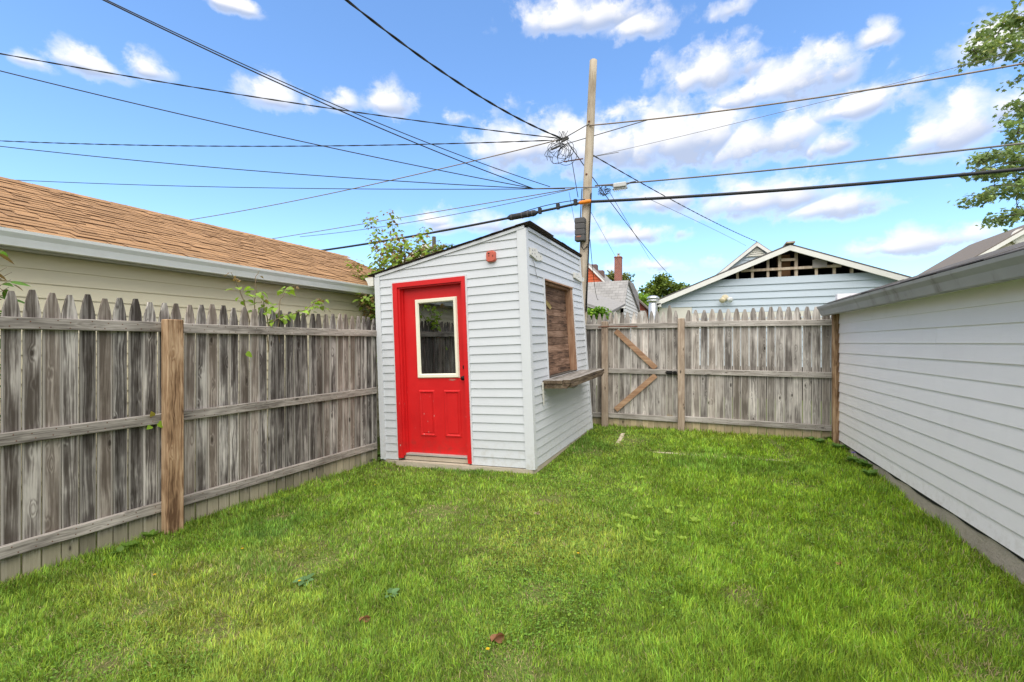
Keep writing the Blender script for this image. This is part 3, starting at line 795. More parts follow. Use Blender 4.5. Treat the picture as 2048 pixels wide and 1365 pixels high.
# ================================================================== FENCES
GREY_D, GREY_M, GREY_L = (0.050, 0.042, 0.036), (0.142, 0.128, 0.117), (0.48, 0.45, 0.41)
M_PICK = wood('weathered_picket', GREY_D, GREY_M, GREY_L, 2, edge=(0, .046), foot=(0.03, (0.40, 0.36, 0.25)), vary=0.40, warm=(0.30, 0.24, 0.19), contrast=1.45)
M_RAILY = wood('weathered_rail_lengthwise', (0.12, 0.105, 0.09), (0.30, 0.27, 0.238), (0.54, 0.49, 0.435), 1, flat=0, vary=0.1)
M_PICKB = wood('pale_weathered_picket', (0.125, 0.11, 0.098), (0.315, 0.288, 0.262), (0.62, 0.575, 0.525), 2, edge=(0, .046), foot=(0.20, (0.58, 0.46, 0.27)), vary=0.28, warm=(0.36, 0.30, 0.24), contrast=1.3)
M_RAILX = wood('pale_weathered_rail', (0.17, 0.15, 0.13), (0.36, 0.33, 0.295), (0.54, 0.50, 0.455), 0, vary=0.1)
M_POST = wood('brown_post', (0.12, 0.065, 0.035), (0.33, 0.205, 0.115), (0.52, 0.36, 0.225), 2, flat=0, warpk=.05, contrast=1.5, bump=.9, vary=0.06, foot=(-.55, (.40, .20, .07)))
M_POSTB = wood('greybrown_post', (0.15, 0.11, 0.08), (0.33, 0.25, 0.185), (0.50, 0.41, 0.32), 2, vary=0.12)
M_BRACE = wood('orange_brace', (0.24, 0.13, 0.075), (0.37, 0.225, 0.135), (0.50, 0.34, 0.22), 0, knots=False, vary=0.08)
M_RUST = plain('rusty_iron', (0.14, 0.055, 0.03), 0.9, 0.4, 40, 0.5)

def picket_mesh(name, w, H, z0, mat, rs):
    """pointed stockade picket; origin on the centre line at z = 0"""
    hw = w / 2; pts = []
    n = 7
    zs = H - .205
    jag = [rs.uniform(-.0014, .0014) for _ in range(8)]
    right = [(hw + jag[i], z0 + (zs - z0) * i / 6) for i in range(7)]
    for i in range(1, n + 1):
        a = i / n
        right.append((.013 + (hw - .013) * (1 - a ** 1.75), zs + (H - zs) * a))
    left = [(-x + rs.uniform(-.0012, .0012), z) for x, z in reversed(right)]
    pts = right + left
    mb = MB()
    b = .0035
    f = lambda k, y: [(x * k, y, z) for x, z in pts]
    m = len(pts)
    v = f(.945, -.010) + f(1.0, -.010 + b) + f(1.0, .009)
    fs = [tuple(range(m)), tuple(range(3 * m - 1, 2 * m - 1, -1))]
    for kk in range(2):
        for i in range(m):
            j = (i + 1) % m
            fs.append((kk * m + i, kk * m + m + i, kk * m + m + j, kk * m + j))
    mb.add(v, fs)
    return mesh_of(name, mb, mat)

# ---- left fence (face towards +X)
LF = lambda y: -4.376 + .0455 * (y - 1.468)
LFA = math.atan(.0455)
fl = thing('picket_fence', (LF(2.5), 2.5, gz(-4.3, 2.5)), 'dark grey weathered picket fence along the left side of the lawn', 'fence')
rs = random.Random(5)
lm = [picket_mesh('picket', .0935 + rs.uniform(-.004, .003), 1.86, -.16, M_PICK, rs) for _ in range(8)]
y = -0.45; i = 0
while y < 5.10:
    shared('picket', lm[i % 8], (LF(y) + rs.uniform(-.003, .003), y, rs.uniform(-.018, .016) - (.02 if y > 4.8 else 0)), fl, (rs.uniform(-.006, .006), rs.uniform(-.005, .005), math.pi / 2 - LFA + rs.uniform(-.035, .035)), (rs.uniform(.955, 1.03), 1, 1))
    y += .1035; i += 1
def lrail(z, ya, yb, h=.086, dz=0.0):
    mb = MB(); n = 8; b = .005
    fn = lambda a, c, e: (LF(c) + a, c, e + dz * (c - ya) / (yb - ya))
    mb.bbox(.012, .050, ya, yb, z - h / 2, z + h / 2, b, fn); build('rail', mb, M_RAILY, fl)
for z in (1.632, .852, .092):
    lrail(z, -0.5, 2.50, dz=random.uniform(-.006, .006)); lrail(z - .003, 2.503, 5.04, dz=random.uniform(-.006, .006))
pc = P(345, 1060, Z=-.07)
mb = MB(); y = -0.45
while y < 5.0:
    for z in (1.632, .852, .092):
        for dz in (-.02, .022):
            yy_ = y + rs.uniform(-.025, .025); mb.lathe((LF(yy_) + .0495, yy_, z + dz + rs.uniform(-.008, .008)), (1, 0, 0), [(0, .0042), (.0015, .0042), (.0016, .0005)], 6)
    y += .1035
tag(build('nail_heads', mb, M_RUST, fl), kind='stuff')
mb = MB(); px_, py_ = LF(2.48) + .052, 2.40
mb.bbox(px_, px_ + .092, py_ - .004, py_ + .128, -.45, 1.70, .006, lambda a, b_, c: (a, b_, c)); build('post', mb, M_POST, fl)

# ---- back fence and gate (face towards -Y)
BY = 8.03
def bfence_x(px): return P(px, 700, Y=BY).x
fb = thing('picket_fence', (0.7, BY, gz(.7, 8)), 'pale grey weathered picket fence across the back of the lawn, right of the gate', 'fence')
fg = thing('fence_gate', (-.95, BY, gz(-1, 8)), 'wooden picket gate with orange-brown diagonal braces in the back fence', 'gate')
fw = thing('picket_fence', (-1.95, BY, gz(-2, 8)), 'short piece of picket fence between the shed and the gate', 'fence')
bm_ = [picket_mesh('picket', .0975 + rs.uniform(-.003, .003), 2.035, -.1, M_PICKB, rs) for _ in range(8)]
def bpick(x, parent, dz=0.0, sc=1.0, dark=False):
    shared('picket', rs.choice(bm_), (x, BY + rs.uniform(-.003, .003), dz + rs.uniform(-.012, .012)), parent, (0, rs.uniform(-.004, .004), rs.uniform(-.02, .02)), (sc, 1, 1))
xg0, xg1, xr = bfence_x(1212), bfence_x(1363), bfence_x(1678)
pitch_r = (xr - .03 - xg1) / 18
for i in range(18): bpick(xg1 + .045 + pitch_r * (i + .5), fb, 0.0 + .012 * (i > 8), min(1.14, pitch_r / .1020), i % 5 == 0)
pitch_g = (xg1 - .045 - xg0 - .02) / 12
for i in range(12):
    bpick(xg0 + .03 + pitch_g * (i + .5), fg, (.10 if i == 10 else .0) - .015 * (i < 3), pitch_g / .1005)
for i in range(7): bpick(xg0 + .03 - .098 * (i + .5), fw, -.03, .93)
def brail(z, x0, x1, parent, slope=0.0, h=.088):
    mb = MB(); mb.bbox(x0, x1, BY - .052, BY - .013, z - h / 2, z + h / 2, .005, lambda a, b_, c: (a, b_, c + slope * (a - x0))); return build('rail', mb, M_RAILX, parent)
for z in (1.805, 1.028, .250):
    brail(z, xg1 + .04, xr + .02, fb, random.uniform(-.004, .004)); brail(z - .014, xg0 + .05, xg1 - .042, fg, random.uniform(-.004, .004)); brail(z - .024, xg0 - .75, xg0 - .055, fw)
mb = MB(); x = xg1 + .1
while x < xr:
    for z in (1.805, 1.028, .250):
        for dz in (-.02, .02): mb.lathe((x + rs.uniform(-.03, .03), BY - .0518, z + dz + rs.uniform(-.008, .008)), (0, -1, 0), [(0, .0045), (.0015, .0045), (.0016, .0005)], 6)
    x += pitch_r
tag(build('nail_heads', mb, M_RUST, fb), kind='stuff')
def bpost(xc, w, dp, z1, mat, parent, y1=None):
    mb = MB(); y1 = BY - .054 if y1 is None else y1
    mb.bbox(xc - w / 2, xc + w / 2, y1 - dp, y1, -.5, z1, .007); return build('post', mb, mat, parent)
bpost(xg0, .105, .09, 1.87, M_POSTB, fw)
bpost(xg1, .105, .09, 1.90, M_POSTB, fb)
p_end = P(1677, 892, Z=.05)
mb = MB(); mb.bbox(p_end.x - .062, p_end.x + .062, p_end.y - .0, p_end.y + .09, -.5, 1.93, .007); build('post', mb, M_POST, fb)
# gate braces, latch and hinge rod
def brace(pa, pb, w=.088):
    a, b_ = Vector((pa[0], 0, pa[1])), Vector((pb[0], 0, pb[1]))
    d = (b_ - a).normalized(); n = Vector((-d.z, 0, d.x)) * (w / 2)
    L = (b_ - a).length
    mb = MB(); y0_, y1_ = BY - .050, BY - .014
    qd = [a - n, b_ - n, b_ + n, a + n]
    mb.prism([(p.x, y0_, p.z) for p in qd], [(p.x, y1_, p.z) for p in qd])
    o = build('brace', mb, M_BRACE, fg); return o
def gp(px, py): q_ = P(px, py, Y=BY - .05); return (q_.x, q_.z)
brace(gp(1231, 662), gp(1311, 737)); brace(gp(1231, 820), gp(1311, 751))
lx, lz = gp(1342, 746)
mb = MB(); mb.bbox(lx - .075, lx + .02, BY - .072, BY - .053, lz - .032, lz + .032, .004); mb.tube([(lx - .09, BY - .082, lz + .01), (lx + .10, BY - .082, lz + .01)], .008, 8)
mb.bbox(lx + .035, lx + .085, BY - .09, BY - .0535, lz - .03, lz + .03, .004); build('latch', mb, M_BLACK, fg)
mb = MB(); za = gp(1200, 654)[1]; mb.tube([(gp(1199, 0)[0], BY - .155, za - .01), (gp(1222, 0)[0], BY - .156, za), (gp(1275, 0)[0], BY - .060, za - .005)], .009, 7); build('hinge_rod', mb, M_RUST, fg)

# ================================================================== WHITE GARAGE (right)
M_RG = siding_mat('white_garage_siding', (0.85, 0.825, 0.85), (0.45, 0.44, 0.42), 0.10, axis=1, rough=0.6)
M_RGUT = plain('grimy_gutter', (0.33, 0.33, 0.325), 0.5, 0.2, 4.0, 0.1, dirt=(0.13, 0.125, 0.10), dirt_amt=0.85, streak=True)
M_RGTRIM = plain('garage_fascia', (0.52, 0.52, 0.51), 0.6, 0.1, 5.0, dirt=(0.25, 0.24, 0.2), dirt_amt=0.4)
M_RGROOF = plain('grey_shingle', (0.115, 0.108, 0.105), 0.95, 0.3, 25.0, 0.7, 120.0, objvar=0.25)
RGX = lambda y: 1.866 - .036 * (y - 3.9)
RG = lambda y, z, o=0.0: (RGX(y) - o, y, z)
RY0, RY1 = -1.6, 7.93
rg = thing('white_garage', (2.6, 4.0, 0), 'long white clapboard garage wall along the right side with a grey gutter', 'garage')
mb = MB(); mb.prism([RG(RY0, .14, -.005), RG(RY1, .14, -.005), RG(RY1, 2.05, -.005), RG(RY0, 2.05, -.005)], [RG(RY0, .14, -.12), RG(RY1, .14, -.12), RG(RY1, 2.05, -.12), RG(RY0, 2.05, -.12)])
mb.box(RGX(RY1) + .005, 5.8, RY1 - .12, RY1, -.2, 2.2); build('wall', mb, M_RG, rg)
ER = .1365
for k in range(14):
    z0 = .131 + k * ER
    cuts = [RY0] + sorted(random.uniform(.5, 7) for _ in range(1)) + [RY1]
    for a, b_ in zip(cuts[:-1], cuts[1:]):
        mb = MB(); course(mb, RG, [(a, z0), (b_ - .002, z0), (b_ - .002, z0 + ER), (a, z0 + ER)], z0, ER, .0115 + random.uniform(0, .0025), .003)
        build('siding_board', mb, M_RG, rg)
mb = MB(); n = 60; top = [(RY0 + (RY1 - RY0) * i / n) for i in range(n + 1)]
lo = [.108 + random.uniform(-.014, .012) for _ in top]
for i in range(n):
    mb.prism([RG(top[i], lo[i], .004), RG(top[i + 1], lo[i + 1], .004), RG(top[i + 1], .131, .004), RG(top[i], .131, .004)], [RG(top[i], lo[i], -.01), RG(top[i + 1], lo[i + 1], -.01), RG(top[i + 1], .131, -.01), RG(top[i], .131, -.01)])
build('tar_paper', mb, M_TAR, rg)
mb = MB(); mb.prism([RG(RY0, -.4, -.003), RG(RY1, -.4, -.003), RG(RY1, .126, -.003), RG(RY0, .126, -.003)], [RG(RY0, -.4, -.25), RG(RY1, -.4, -.25), RG(RY1, .126, -.25), RG(RY0, .126, -.25)])
build('foundation', mb, M_CONC2, rg)
# soffit, fascia, gutter, roof
mb = MB(); mb.prism([RG(RY0, 1.905, .12), RG(7.80, 1.905, .12), RG(7.80, 2.03, .12), RG(RY0, 2.03, .12)], [RG(RY0, 1.905, .10), RG(7.80, 1.905, .10), RG(7.80, 2.03, .10), RG(RY0, 2.03, .10)])
mb.prism([RG(RY0, 1.915, .10), RG(7.80, 1.915, .10), RG(7.80, 1.915, -.005), RG(RY0, 1.915, -.005)], [RG(RY0, 1.93, .10), RG(7.80, 1.93, .10), RG(7.80, 1.93, -.005), RG(RY0, 1.93, -.005)])
build('fascia', mb, M_RGTRIM, rg)
mb = MB(); pr = gutter_profile(.125, .132); ga = 1.888
mb.prism([RG(RY0, ga + q, .1215 - p) for p, q in pr], [RG(7.80, ga + q, .1215 - p) for p, q in pr])
pr2 = [(0, 0), (-.077, 0), (-.10, .066), (-.125, .11), (-.127, .132), (0, .132)]
mb.prism([RG(7.801, ga + q, .1215 - p) for p, q in pr2], [RG(7.804, ga + q, .1215 - p) for p, q in pr2])
build('gutter', mb, M_RGUT, rg)
mb = MB(); sl = .345
rp = lambda s, y, up: (RGX(y) - .145 + s, y, 2.032 + sl * s + up)
mb.prism([rp(0, RY0, 0), rp(0, 7.86, 0), rp(4.0, 7.86, 0), rp(4.0, RY0, 0)], [rp(0, RY0, .02), rp(0, 7.86, .02), rp(4.0, 7.86, .02), rp(4.0, RY0, .02)])
mb.prism([(rp(4.0, RY0, 0)), (rp(4.0, 7.86, 0)), (9.5, 7.86, 2.2), (9.5, RY0, 2.2)], [(rp(4.0, RY0, .02)), (rp(4.0, 7.86, .02)), (9.5, 7.86, 2.22), (9.5, RY0, 2.22)])
rroof = build('roof', mb, M_RGROOF, rg)
yy = -.6
while yy < 7.8:
    wd = random.uniform(.22, .36); mb = MB(); up = random.uniform(.022, .030); th = random.uniform(.006, .016)
    e = min(yy + wd, 7.87); j = random.uniform(-.02, .012)
    mb.prism([rp(-.02 + j, yy, up), rp(-.02 + j, e - .006, up), rp(.3, e - .006, up - .002), rp(.3, yy, up - .002)], [rp(-.02 + j, yy, up + th), rp(-.02 + j, e - .006, up + th), rp(.3, e - .006, up + th), rp(.3, yy, up + th)])
    build('shingle', mb, M_RGROOF, rroof); yy += wd

# ================================================================== TAN GARAGE (left, beyond the fence)
M_TAN = siding_mat('cream_siding', (0.84, 0.77, 0.545), (0.5, 0.46, 0.34), 0.10, axis=1)
M_TSH = plain('tan_shingle', (0.36, 0.205, 0.098), 0.95, 0.26, 40.0, 0.6, 160.0, objvar=0.17)
M_TSHE = plain('tan_shingle_edge', (0.14, 0.08, 0.048), 0.95, 0.25, 40.0)
M_SOFFIT = plain('soffit_grey', (0.42, 0.41, 0.36), 0.7, 0.08)  # even grey-cream base colour of soffit and fascia
TU = .036
TGX = lambda y: -4.95 + TU * (y - 1.66)          # gutter front line
TG = lambda y, z, o=0.0: (TGX(y) - .30 + o, y, z)  # wall plane
TY0, TY1 = -0.6, 7.45
tg = thing('tan_garage', (-7.2, 3.4, 0), 'cream-sided garage with tan shingle roof and white gutter behind the left fence', 'garage')
mb = MB(); mb.prism([TG(TY0, -.3, -.004), TG(TY1, -.3, -.004), TG(TY1, 2.33, -.004), TG(TY0, 2.33, -.004)], [TG(TY0, -.3, -.12), TG(TY1, -.3, -.12), TG(TY1, 2.33, -.12), TG(TY0, 2.33, -.12)])
gp_ = [TG(TY1, -.3, -.12), (-9.4, TY1, -.3), (-9.4, TY1, 2.3), (-7.23 + TU * 5.6, TY1, 3.24), TG(TY1, 2.3, -.12)]
mb.prism(gp_, [(p[0], p[1] - .12, p[2]) for p in gp_]); build('wall', mb, M_TAN, tg)
ET = .121
for k in range(17):
    z0 = .19 + k * ET; mb = MB(); course(mb, TG, [(TY0, z0), (TY1, z0), (TY1, z0 + ET), (TY0, z0 + ET)], z0, ET, .0155, .004); build('siding_board', mb, M_TAN, tg)
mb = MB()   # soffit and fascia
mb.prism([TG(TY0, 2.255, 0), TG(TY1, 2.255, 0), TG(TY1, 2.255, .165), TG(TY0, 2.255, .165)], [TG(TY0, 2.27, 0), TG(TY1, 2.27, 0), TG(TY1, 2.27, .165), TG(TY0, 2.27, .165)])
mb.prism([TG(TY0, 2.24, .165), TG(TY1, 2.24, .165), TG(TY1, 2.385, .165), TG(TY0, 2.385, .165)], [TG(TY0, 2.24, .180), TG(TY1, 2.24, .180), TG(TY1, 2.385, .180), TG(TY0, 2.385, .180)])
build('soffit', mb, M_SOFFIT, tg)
mb = MB(); pr = gutter_profile(.122, .122)
mb.prism([TG(TY0, 2.262 + q_, .1815 - p) for p, q_ in pr], [TG(TY1 + .05, 2.262 + q_, .1815 - p) for p, q_ in pr]); build('gutter', mb, plain('bright_gutter', (0.84, 0.86, 0.85), 0.45, 0.04, 3.0, dirt=(0.4, 0.38, 0.3), dirt_amt=0.2), tg)
PIT = .417
RIDGE_S = 2.28
TA = math.atan(PIT)
def tr(s, y, up=0.0):           # s = horizontal distance in from the eave
    nx, nz = math.sin(TA), math.cos(TA)
    return Vector((TGX(y) - .095 - s + nx * up, y, 2.392 + PIT * s + nz * up))
mb = MB(); mb.prism([tr(-.0, TY0), tr(-.0, TY1 + .03), tr(RIDGE_S, TY1 + .03), tr(RIDGE_S, TY0)], [tr(0, TY0, -.02), tr(0, TY1 + .03, -.02), tr(RIDGE_S, TY1 + .03, -.02), tr(RIDGE_S, TY0, -.02)])
def trb(s, y, up=0.0): p = tr(RIDGE_S, y, 0); return Vector((p.x - s, y, p.z - PIT * s))
mb.prism([trb(0, TY0), trb(0, TY1 + .03), trb(2.4, TY1 + .03), trb(2.4, TY0)], [trb(0, TY0) + Vector((0, 0, -.022)), trb(0, TY1 + .03) + Vector((0, 0, -.022)), trb(2.4, TY1 + .03) + Vector((0, 0, -.022)), trb(2.4, TY0) + Vector((0, 0, -.022))])
troof = build('roof', mb, M_TSHE, tg)
# shingle tabs: shared meshes, each laid on the slope; the far ones joined
def tabmesh(th):
    mb = MB(); w, h = 1.0, .20
    mb.add([(-.5, 0, 0), (.5, 0, 0), (.5, h, 0), (-.5, h, 0), (-.5, 0, th), (.5, 0, th), (.5, h, th * .25), (-.5, h, th * .25)], [(4, 5, 6, 7)], 0)
    mb.add([(-.5, 0, 0), (.5, 0, 0), (.5, h, 0), (-.5, h, 0), (-.5, 0, th), (.5, 0, th), (.5, h, th * .25), (-.5, h, th * .25)], [(0, 1, 5, 4), (1, 2, 6, 5), (3, 0, 4, 7), (2, 3, 7, 6), (3, 2, 1, 0)], 1)
    return mesh_of('shingle', mb, [M_TSH, M_TSHE])
tabs = [tabmesh(t_) for t_ in (.008, .012, .017)]
lst = []; nc = 21; ex = RIDGE_S / nc
rs = random.Random(9)
for c in range(nc + 1):
    s = -.03 + c * ex if c < nc else RIDGE_S - .06
    y = .55 + rs.uniform(0, .3)
    while y < TY1 + .02:
        w = rs.choice((.11, .15, .20, .27)) * rs.uniform(.85, 1.15)
        e = min(y + w, TY1 + .05)
        p = tr(s, (y + e) / 2, .003 + rs.uniform(0, .002))
        lst.append((1 / max(depth_of(p), .6) ** 2 * w, p, e - y - .004, rs.randrange(3)))
        y += w
vis = [t_ for t_ in lst if -40 < 1024 + F2048 * ((t_[1].x * RGT.x + t_[1].y * RGT.y) / max(depth_of(t_[1]), .1)) < 2100]
rest = [t_ for t_ in lst if t_ not in vis]
vis.sort(key=lambda t_: -t_[0])
ROT = Matrix(((0, -math.cos(TA), math.sin(TA)), (1, 0, 0), (0, math.sin(TA), math.cos(TA))))   # x -> along Y, y -> up the slope, z -> normal
erot = ROT.to_euler()
for (_, p, w, mi) in vis[:300]: shared('shingle', tabs[mi], p, troof, erot, (w, 1, 1))
mb = MB()
for (_, p, w, mi) in vis[300:] + rest:
    th = (.008, .012, .017)[mi]
    c8 = [(-.5, 0, 0), (.5, 0, 0), (.5, .2, 0), (-.5, .2, 0), (-.5, 0, th), (.5, 0, th), (.5, .2, th * .25), (-.5, .2, th * .25)]
    vv = [p + ROT @ Vector((a * w, b_, c_)) for a, b_, c_ in c8]
    mb.add(vv, [(4, 5, 6, 7)], 0); mb.add(vv, [(0, 1, 5, 4), (1, 2, 6, 5), (3, 0, 4, 7), (2, 3, 7, 6)], 1)
tag(build('far_shingles', mb, [M_TSH, M_TSHE], troof), kind='stuff')
y = .6
rc = MB(); rc.add([(-.5, -.13, -.05), (.5, -.13, -.05), (.5, 0, .012), (-.5, 0, .012), (-.5, .13, -.05), (.5, .13, -.05), (.5, 0, -.004), (-.5, 0, -.004)], [(0, 1, 2, 3), (3, 2, 5, 4), (0, 3, 7), (3, 4, 7), (1, 6, 2), (2, 6, 5)])
rcm = mesh_of('ridge_cap', rc, M_TSH)
while y < TY1 + .05:
    p = tr(RIDGE_S, y + .1, 0); shared('ridge_cap', rcm, p + Vector((0, 0, .012)), troof, (rs.uniform(-.02, .02), rs.uniform(-.05, -.03), math.pi / 2 - TU), (.235, 1, 1)); y += .2
mb = MB(); mb.prism([tr(-.03, TY1 + .032, -.12), tr(RIDGE_S, TY1 + .032, -.12), tr(RIDGE_S, TY1 + .032, -.004), tr(-.03, TY1 + .032, -.004)], [tr(-.03, TY1 + .05, -.12), tr(RIDGE_S, TY1 + .05, -.12), tr(RIDGE_S, TY1 + .05, -.004), tr(-.03, TY1 + .05, -.004)])
build('rake_board', mb, M_GUTTER, tg)

# ================================================================== BUILDINGS BEHIND
def gable(root, Y, ax, az, hw, ez, depth, m_wall, m_roof, m_trim, over=.25, th=.10, wall_z0=-.2, close=True, wallname='wall'):
    """gabled body facing -Y: wall, two roof slopes, rake boards"""
    k = (az - ez) / hw
    mb = MB(); w = hw - over
    f = [(ax - w, Y, wall_z0), (ax + w, Y, wall_z0), (ax + w, Y, az - k * w - th), (ax, Y, az - th), (ax - w, Y, az - k * w - th)]
    if close: mb.prism(f, [(p[0], Y + depth, p[2]) for p in f]); build(wallname, mb, m_wall, root)
    for s in (-1, 1):
        mb = MB(); q0 = [(ax, Y - over, az), (ax + s * hw, Y - over, ez), (ax + s * hw, Y + depth, ez), (ax, Y + depth, az)]
        mb.prism(q0, [(p[0], p[1], p[2] - .04) for p in q0]); build('roof_slope', mb, m_roof, root)
        mb = MB(); a = [(ax, Y - over - .03, az - .045), (ax + s * hw, Y - over - .03, ez - .045), (ax + s * hw, Y - over - .03, ez - .045 - th * 1.5), (ax, Y - over - .03, az - .045 - th * 1.5)]
        mb.prism(a, [(p[0], Y - over + .02, p[2]) for p in a]); build('rake_board', mb, m_trim, root)
    return k
M_BLUE = siding_mat('pale_blue_siding', (0.50, 0.575, 0.64), (0.36, 0.38, 0.38), 0.08, axis=0)
M_WHT = plain('white_paint', (0.74, 0.73, 0.69), 0.6, 0.07, 3.0, dirt=(0.4, 0.38, 0.32), dirt_amt=0.2)
M_OLDW = plain('cream_block', (0.70, 0.68, 0.60), 0.8, 0.1, 4.0, 0.3, 20)
M_STUD = wood('raw_stud', (0.30, 0.22, 0.15), (0.50, 0.40, 0.30), (0.64, 0.55, 0.45), 2, vary=0.15)
M_GREYR = plain('weathered_grey_roof', (0.27, 0.26, 0.25), 0.95, 0.2, 10.0, 0.5, 60)
M_BRNR = plain('brown_grey_roof', (0.17, 0.145, 0.125), 0.95, 0.22, 16.0, 0.5, 60)
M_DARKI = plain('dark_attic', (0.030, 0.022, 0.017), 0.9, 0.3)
GYB = 13.5
al, ap, ar = P(1303, 606, Y=GYB), P(1577, 491, Y=GYB), None
bgx, bgz = ap.x, ap.z; bhw = ap.x - al.x; bez = al.z
bg_ = thing('blue_garage', (bgx, GYB, 0), 'pale blue garage behind the back fence with its gable boards torn open', 'garage')
kb = (bgz - bez) / bhw
OP = P(1441, 560, Y=GYB).z
BG = lambda x, z, o=0.0: (x, GYB - o, z)
w = bhw - .22
mb = MB()     # hollow body: side walls, back, floor of the attic
fr_ = clip(clip([(bgx - w, -.2), (bgx + w, -.2), (bgx + w, OP - .01), (bgx - w, OP - .01)], -kb, 1, bgz - .12 - kb * bgx), kb, 1, bgz - .12 + kb * bgx)
mb.prism([(x, GYB + .004, z) for x, z in fr_], [(x, GYB + .12, z) for x, z in fr_])
mb.box(bgx - w, bgx - w + .1, GYB + .12, GYB + 6, -.2, bez); mb.box(bgx + w - .1, bgx + w, GYB + .12, GYB + 6, -.2, bez)
bk = [(bgx - w, GYB + 6, -.2), (bgx + w, GYB + 6, -.2), (bgx + w, GYB + 6, bez), (bgx, GYB + 6, bgz - .1), (bgx - w, GYB + 6, bez)]
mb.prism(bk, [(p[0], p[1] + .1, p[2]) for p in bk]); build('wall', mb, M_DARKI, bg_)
gable(bg_, GYB, bgx, bgz, bhw, bez, 6.1, M_BLUE, plain('garage_roof_shingle', (.10, .095, .09), .95, .2, 20, .5, 90), M_WHT, .22, .085, close=False)
wl = P(1384, 608, Y=GYB); xwl = wl.x
EB = .178; z0 = OP - 9 * EB
for k in range(13):
    a, b_ = OP - (k + 1) * EB, OP - k * EB
    if b_ < .5: break
    xl = bgx - w
    if b_ <= wl.z + .05: xl = xwl
    poly = [(xl, a), (bgx + w, a), (bgx + w, b_), (xl, b_)]
    poly = clip(poly, -kb, 1, bgz - .10 - kb * bgx); poly = clip(poly, kb, 1, bgz - .10 + kb * bgx)
    if len(poly) < 3: continue
    mb = MB(); course(mb, BG, poly, a, EB, .036, .005); build('siding_board', mb, M_BLUE, bg_)
mb = MB(); mb.box(bgx - w - .01, xwl - .004, GYB - .016, GYB + .002, -.2, wl.z + .03); build('white_panel', mb, M_OLDW, bg_)
mb = MB(); mb.box(xwl - .003, bgx + w, GYB - .03, GYB - .002, 1.9, P(1450, 626, Y=GYB).z); build('sill_band', mb, M_OLDW, bg_)
for (pxs, wd) in ((1444, .05), (1475, .06), (1505, .06), (1536, .06), (1559.5, .07), (1592.5, .07), (1633, .06), (1669, .06), (1704, .06)):
    x = P(pxs, 540, Y=GYB).x; zt = bgz - .14 - kb * abs(x - bgx)
    if zt > OP + .05:
        mb = MB(); mb.box(x - wd / 2, x + wd / 2, GYB + .015, GYB + .10, OP - .02, zt); build('stud', mb, M_STUD, bg_)
xp_ = P(1571, 540, Y=GYB).x
mb = MB(); mb.box(xp_ - .14, xp_ + .14, GYB + .25, GYB + .5, OP - .02, bgz - .2); build('attic_post', mb, plain('attic_post_wood', (.26, .135, .065), .9, .25, 8), bg_)
def girt(pa, pb, h=.065, y0=.0, y1=.04, mat=None, name='girt'):
    A_, B_ = P(*pa, Y=GYB), P(*pb, Y=GYB)
    mb = MB(); mb.prism([(A_.x, GYB + y0, A_.z - h / 2), (B_.x, GYB + y0, B_.z - h / 2), (B_.x, GYB + y0, B_.z + h / 2), (A_.x, GYB + y0, A_.z + h / 2)], [(A_.x, GYB + y1, A_.z - h / 2), (B_.x, GYB + y1, B_.z - h / 2), (B_.x, GYB + y1, B_.z + h / 2), (A_.x, GYB + y1, A_.z + h / 2)])
    build(name, mb, mat or M_STUD, bg_)
girt((1482, 542.5), (1682, 532), y0=-.028, y1=.013); girt((1562, 520.5), (1591, 519.5), y0=-.025, y1=.013); girt((1624, 529), (1653, 527), .20, -.06, -.03, plain('grey_board', (.30, .27, .25), .9, .2, 12), 'loose_board')
bxk = P(1577, 490, Y=GYB - .25)
mb = MB(); mb.box(bgx - .09, bgx + .10, GYB - .3, GYB + .3, bgz + .002, bgz + .04); build('ridge_block', mb, M_STUD, bg_)
# corner eave return
mb = MB(); mb.box(al.x - .05, al.x + .28, GYB - .25, GYB - .02, bez - .14, bez - .045); build('eave_return', mb, M_WHT, bg_)
# flood light on the gable
fp = P(1450, 596, Y=GYB - .03)
fl_ = thing('flood_light', fp, 'cream twin flood light on the pale blue garage wall', 'lamp')
M_LAMP = plain('aged_cream_plastic', (.66, .58, .40), .5, .1)
mb = MB(); mb.lathe(fp, (0, -1, 0), [(0, .085), (.03, .085), (.05, .05), (.055, .001)], 14); build('base', mb, M_LAMP, fl_)
for dx, m_ in ((-.07, M_LAMP), (.13, plain('clear_lamp', (.7, .72, .72), .2, .05))):
    mb = MB(); c0 = fp + Vector((dx * .4, -.05, -.02)); mb.lathe(c0, Vector((dx * 3, -.5, -.28)), [(0, .02), (.04, .025), (.06, .05), (.13, .075), (.15, .07), (.151, .001)], 12); build('lamp_head', mb, m_, fl_, True)

# galvanised vent beside the blue garage
vp = P(1306, 600, Y=13.0)
vt = thing('metal_vent', (vp.x, vp.y, 0), 'shiny galvanised vent pipe with cap left of the pale blue garage', 'vent')
M_GALV = plain('galvanised', (.62, .63, .64), .3, .12, 10, metal=.85)
zt = P(1306, 591, Y=13.0).z
mb = MB(); mb.lathe((vp.x, vp.y, .0), (0, 0, 1), [(0, .12), (zt - .30, .12), (zt - .26, .10), (zt - .12, .10)], 18); build('pipe', mb, M_GALV, vt, True)
mb = MB(); mb.lathe((vp.x, vp.y, zt - .20), (0, 0, 1), [(0, .10), (.03, .16), (.06, .165), (.065, .12), (.10, .12), (.105, .17), (.13, .17), (.17, .12), (.19, .05), (.192, .001)], 18); build('cap', mb, M_GALV, vt, True)

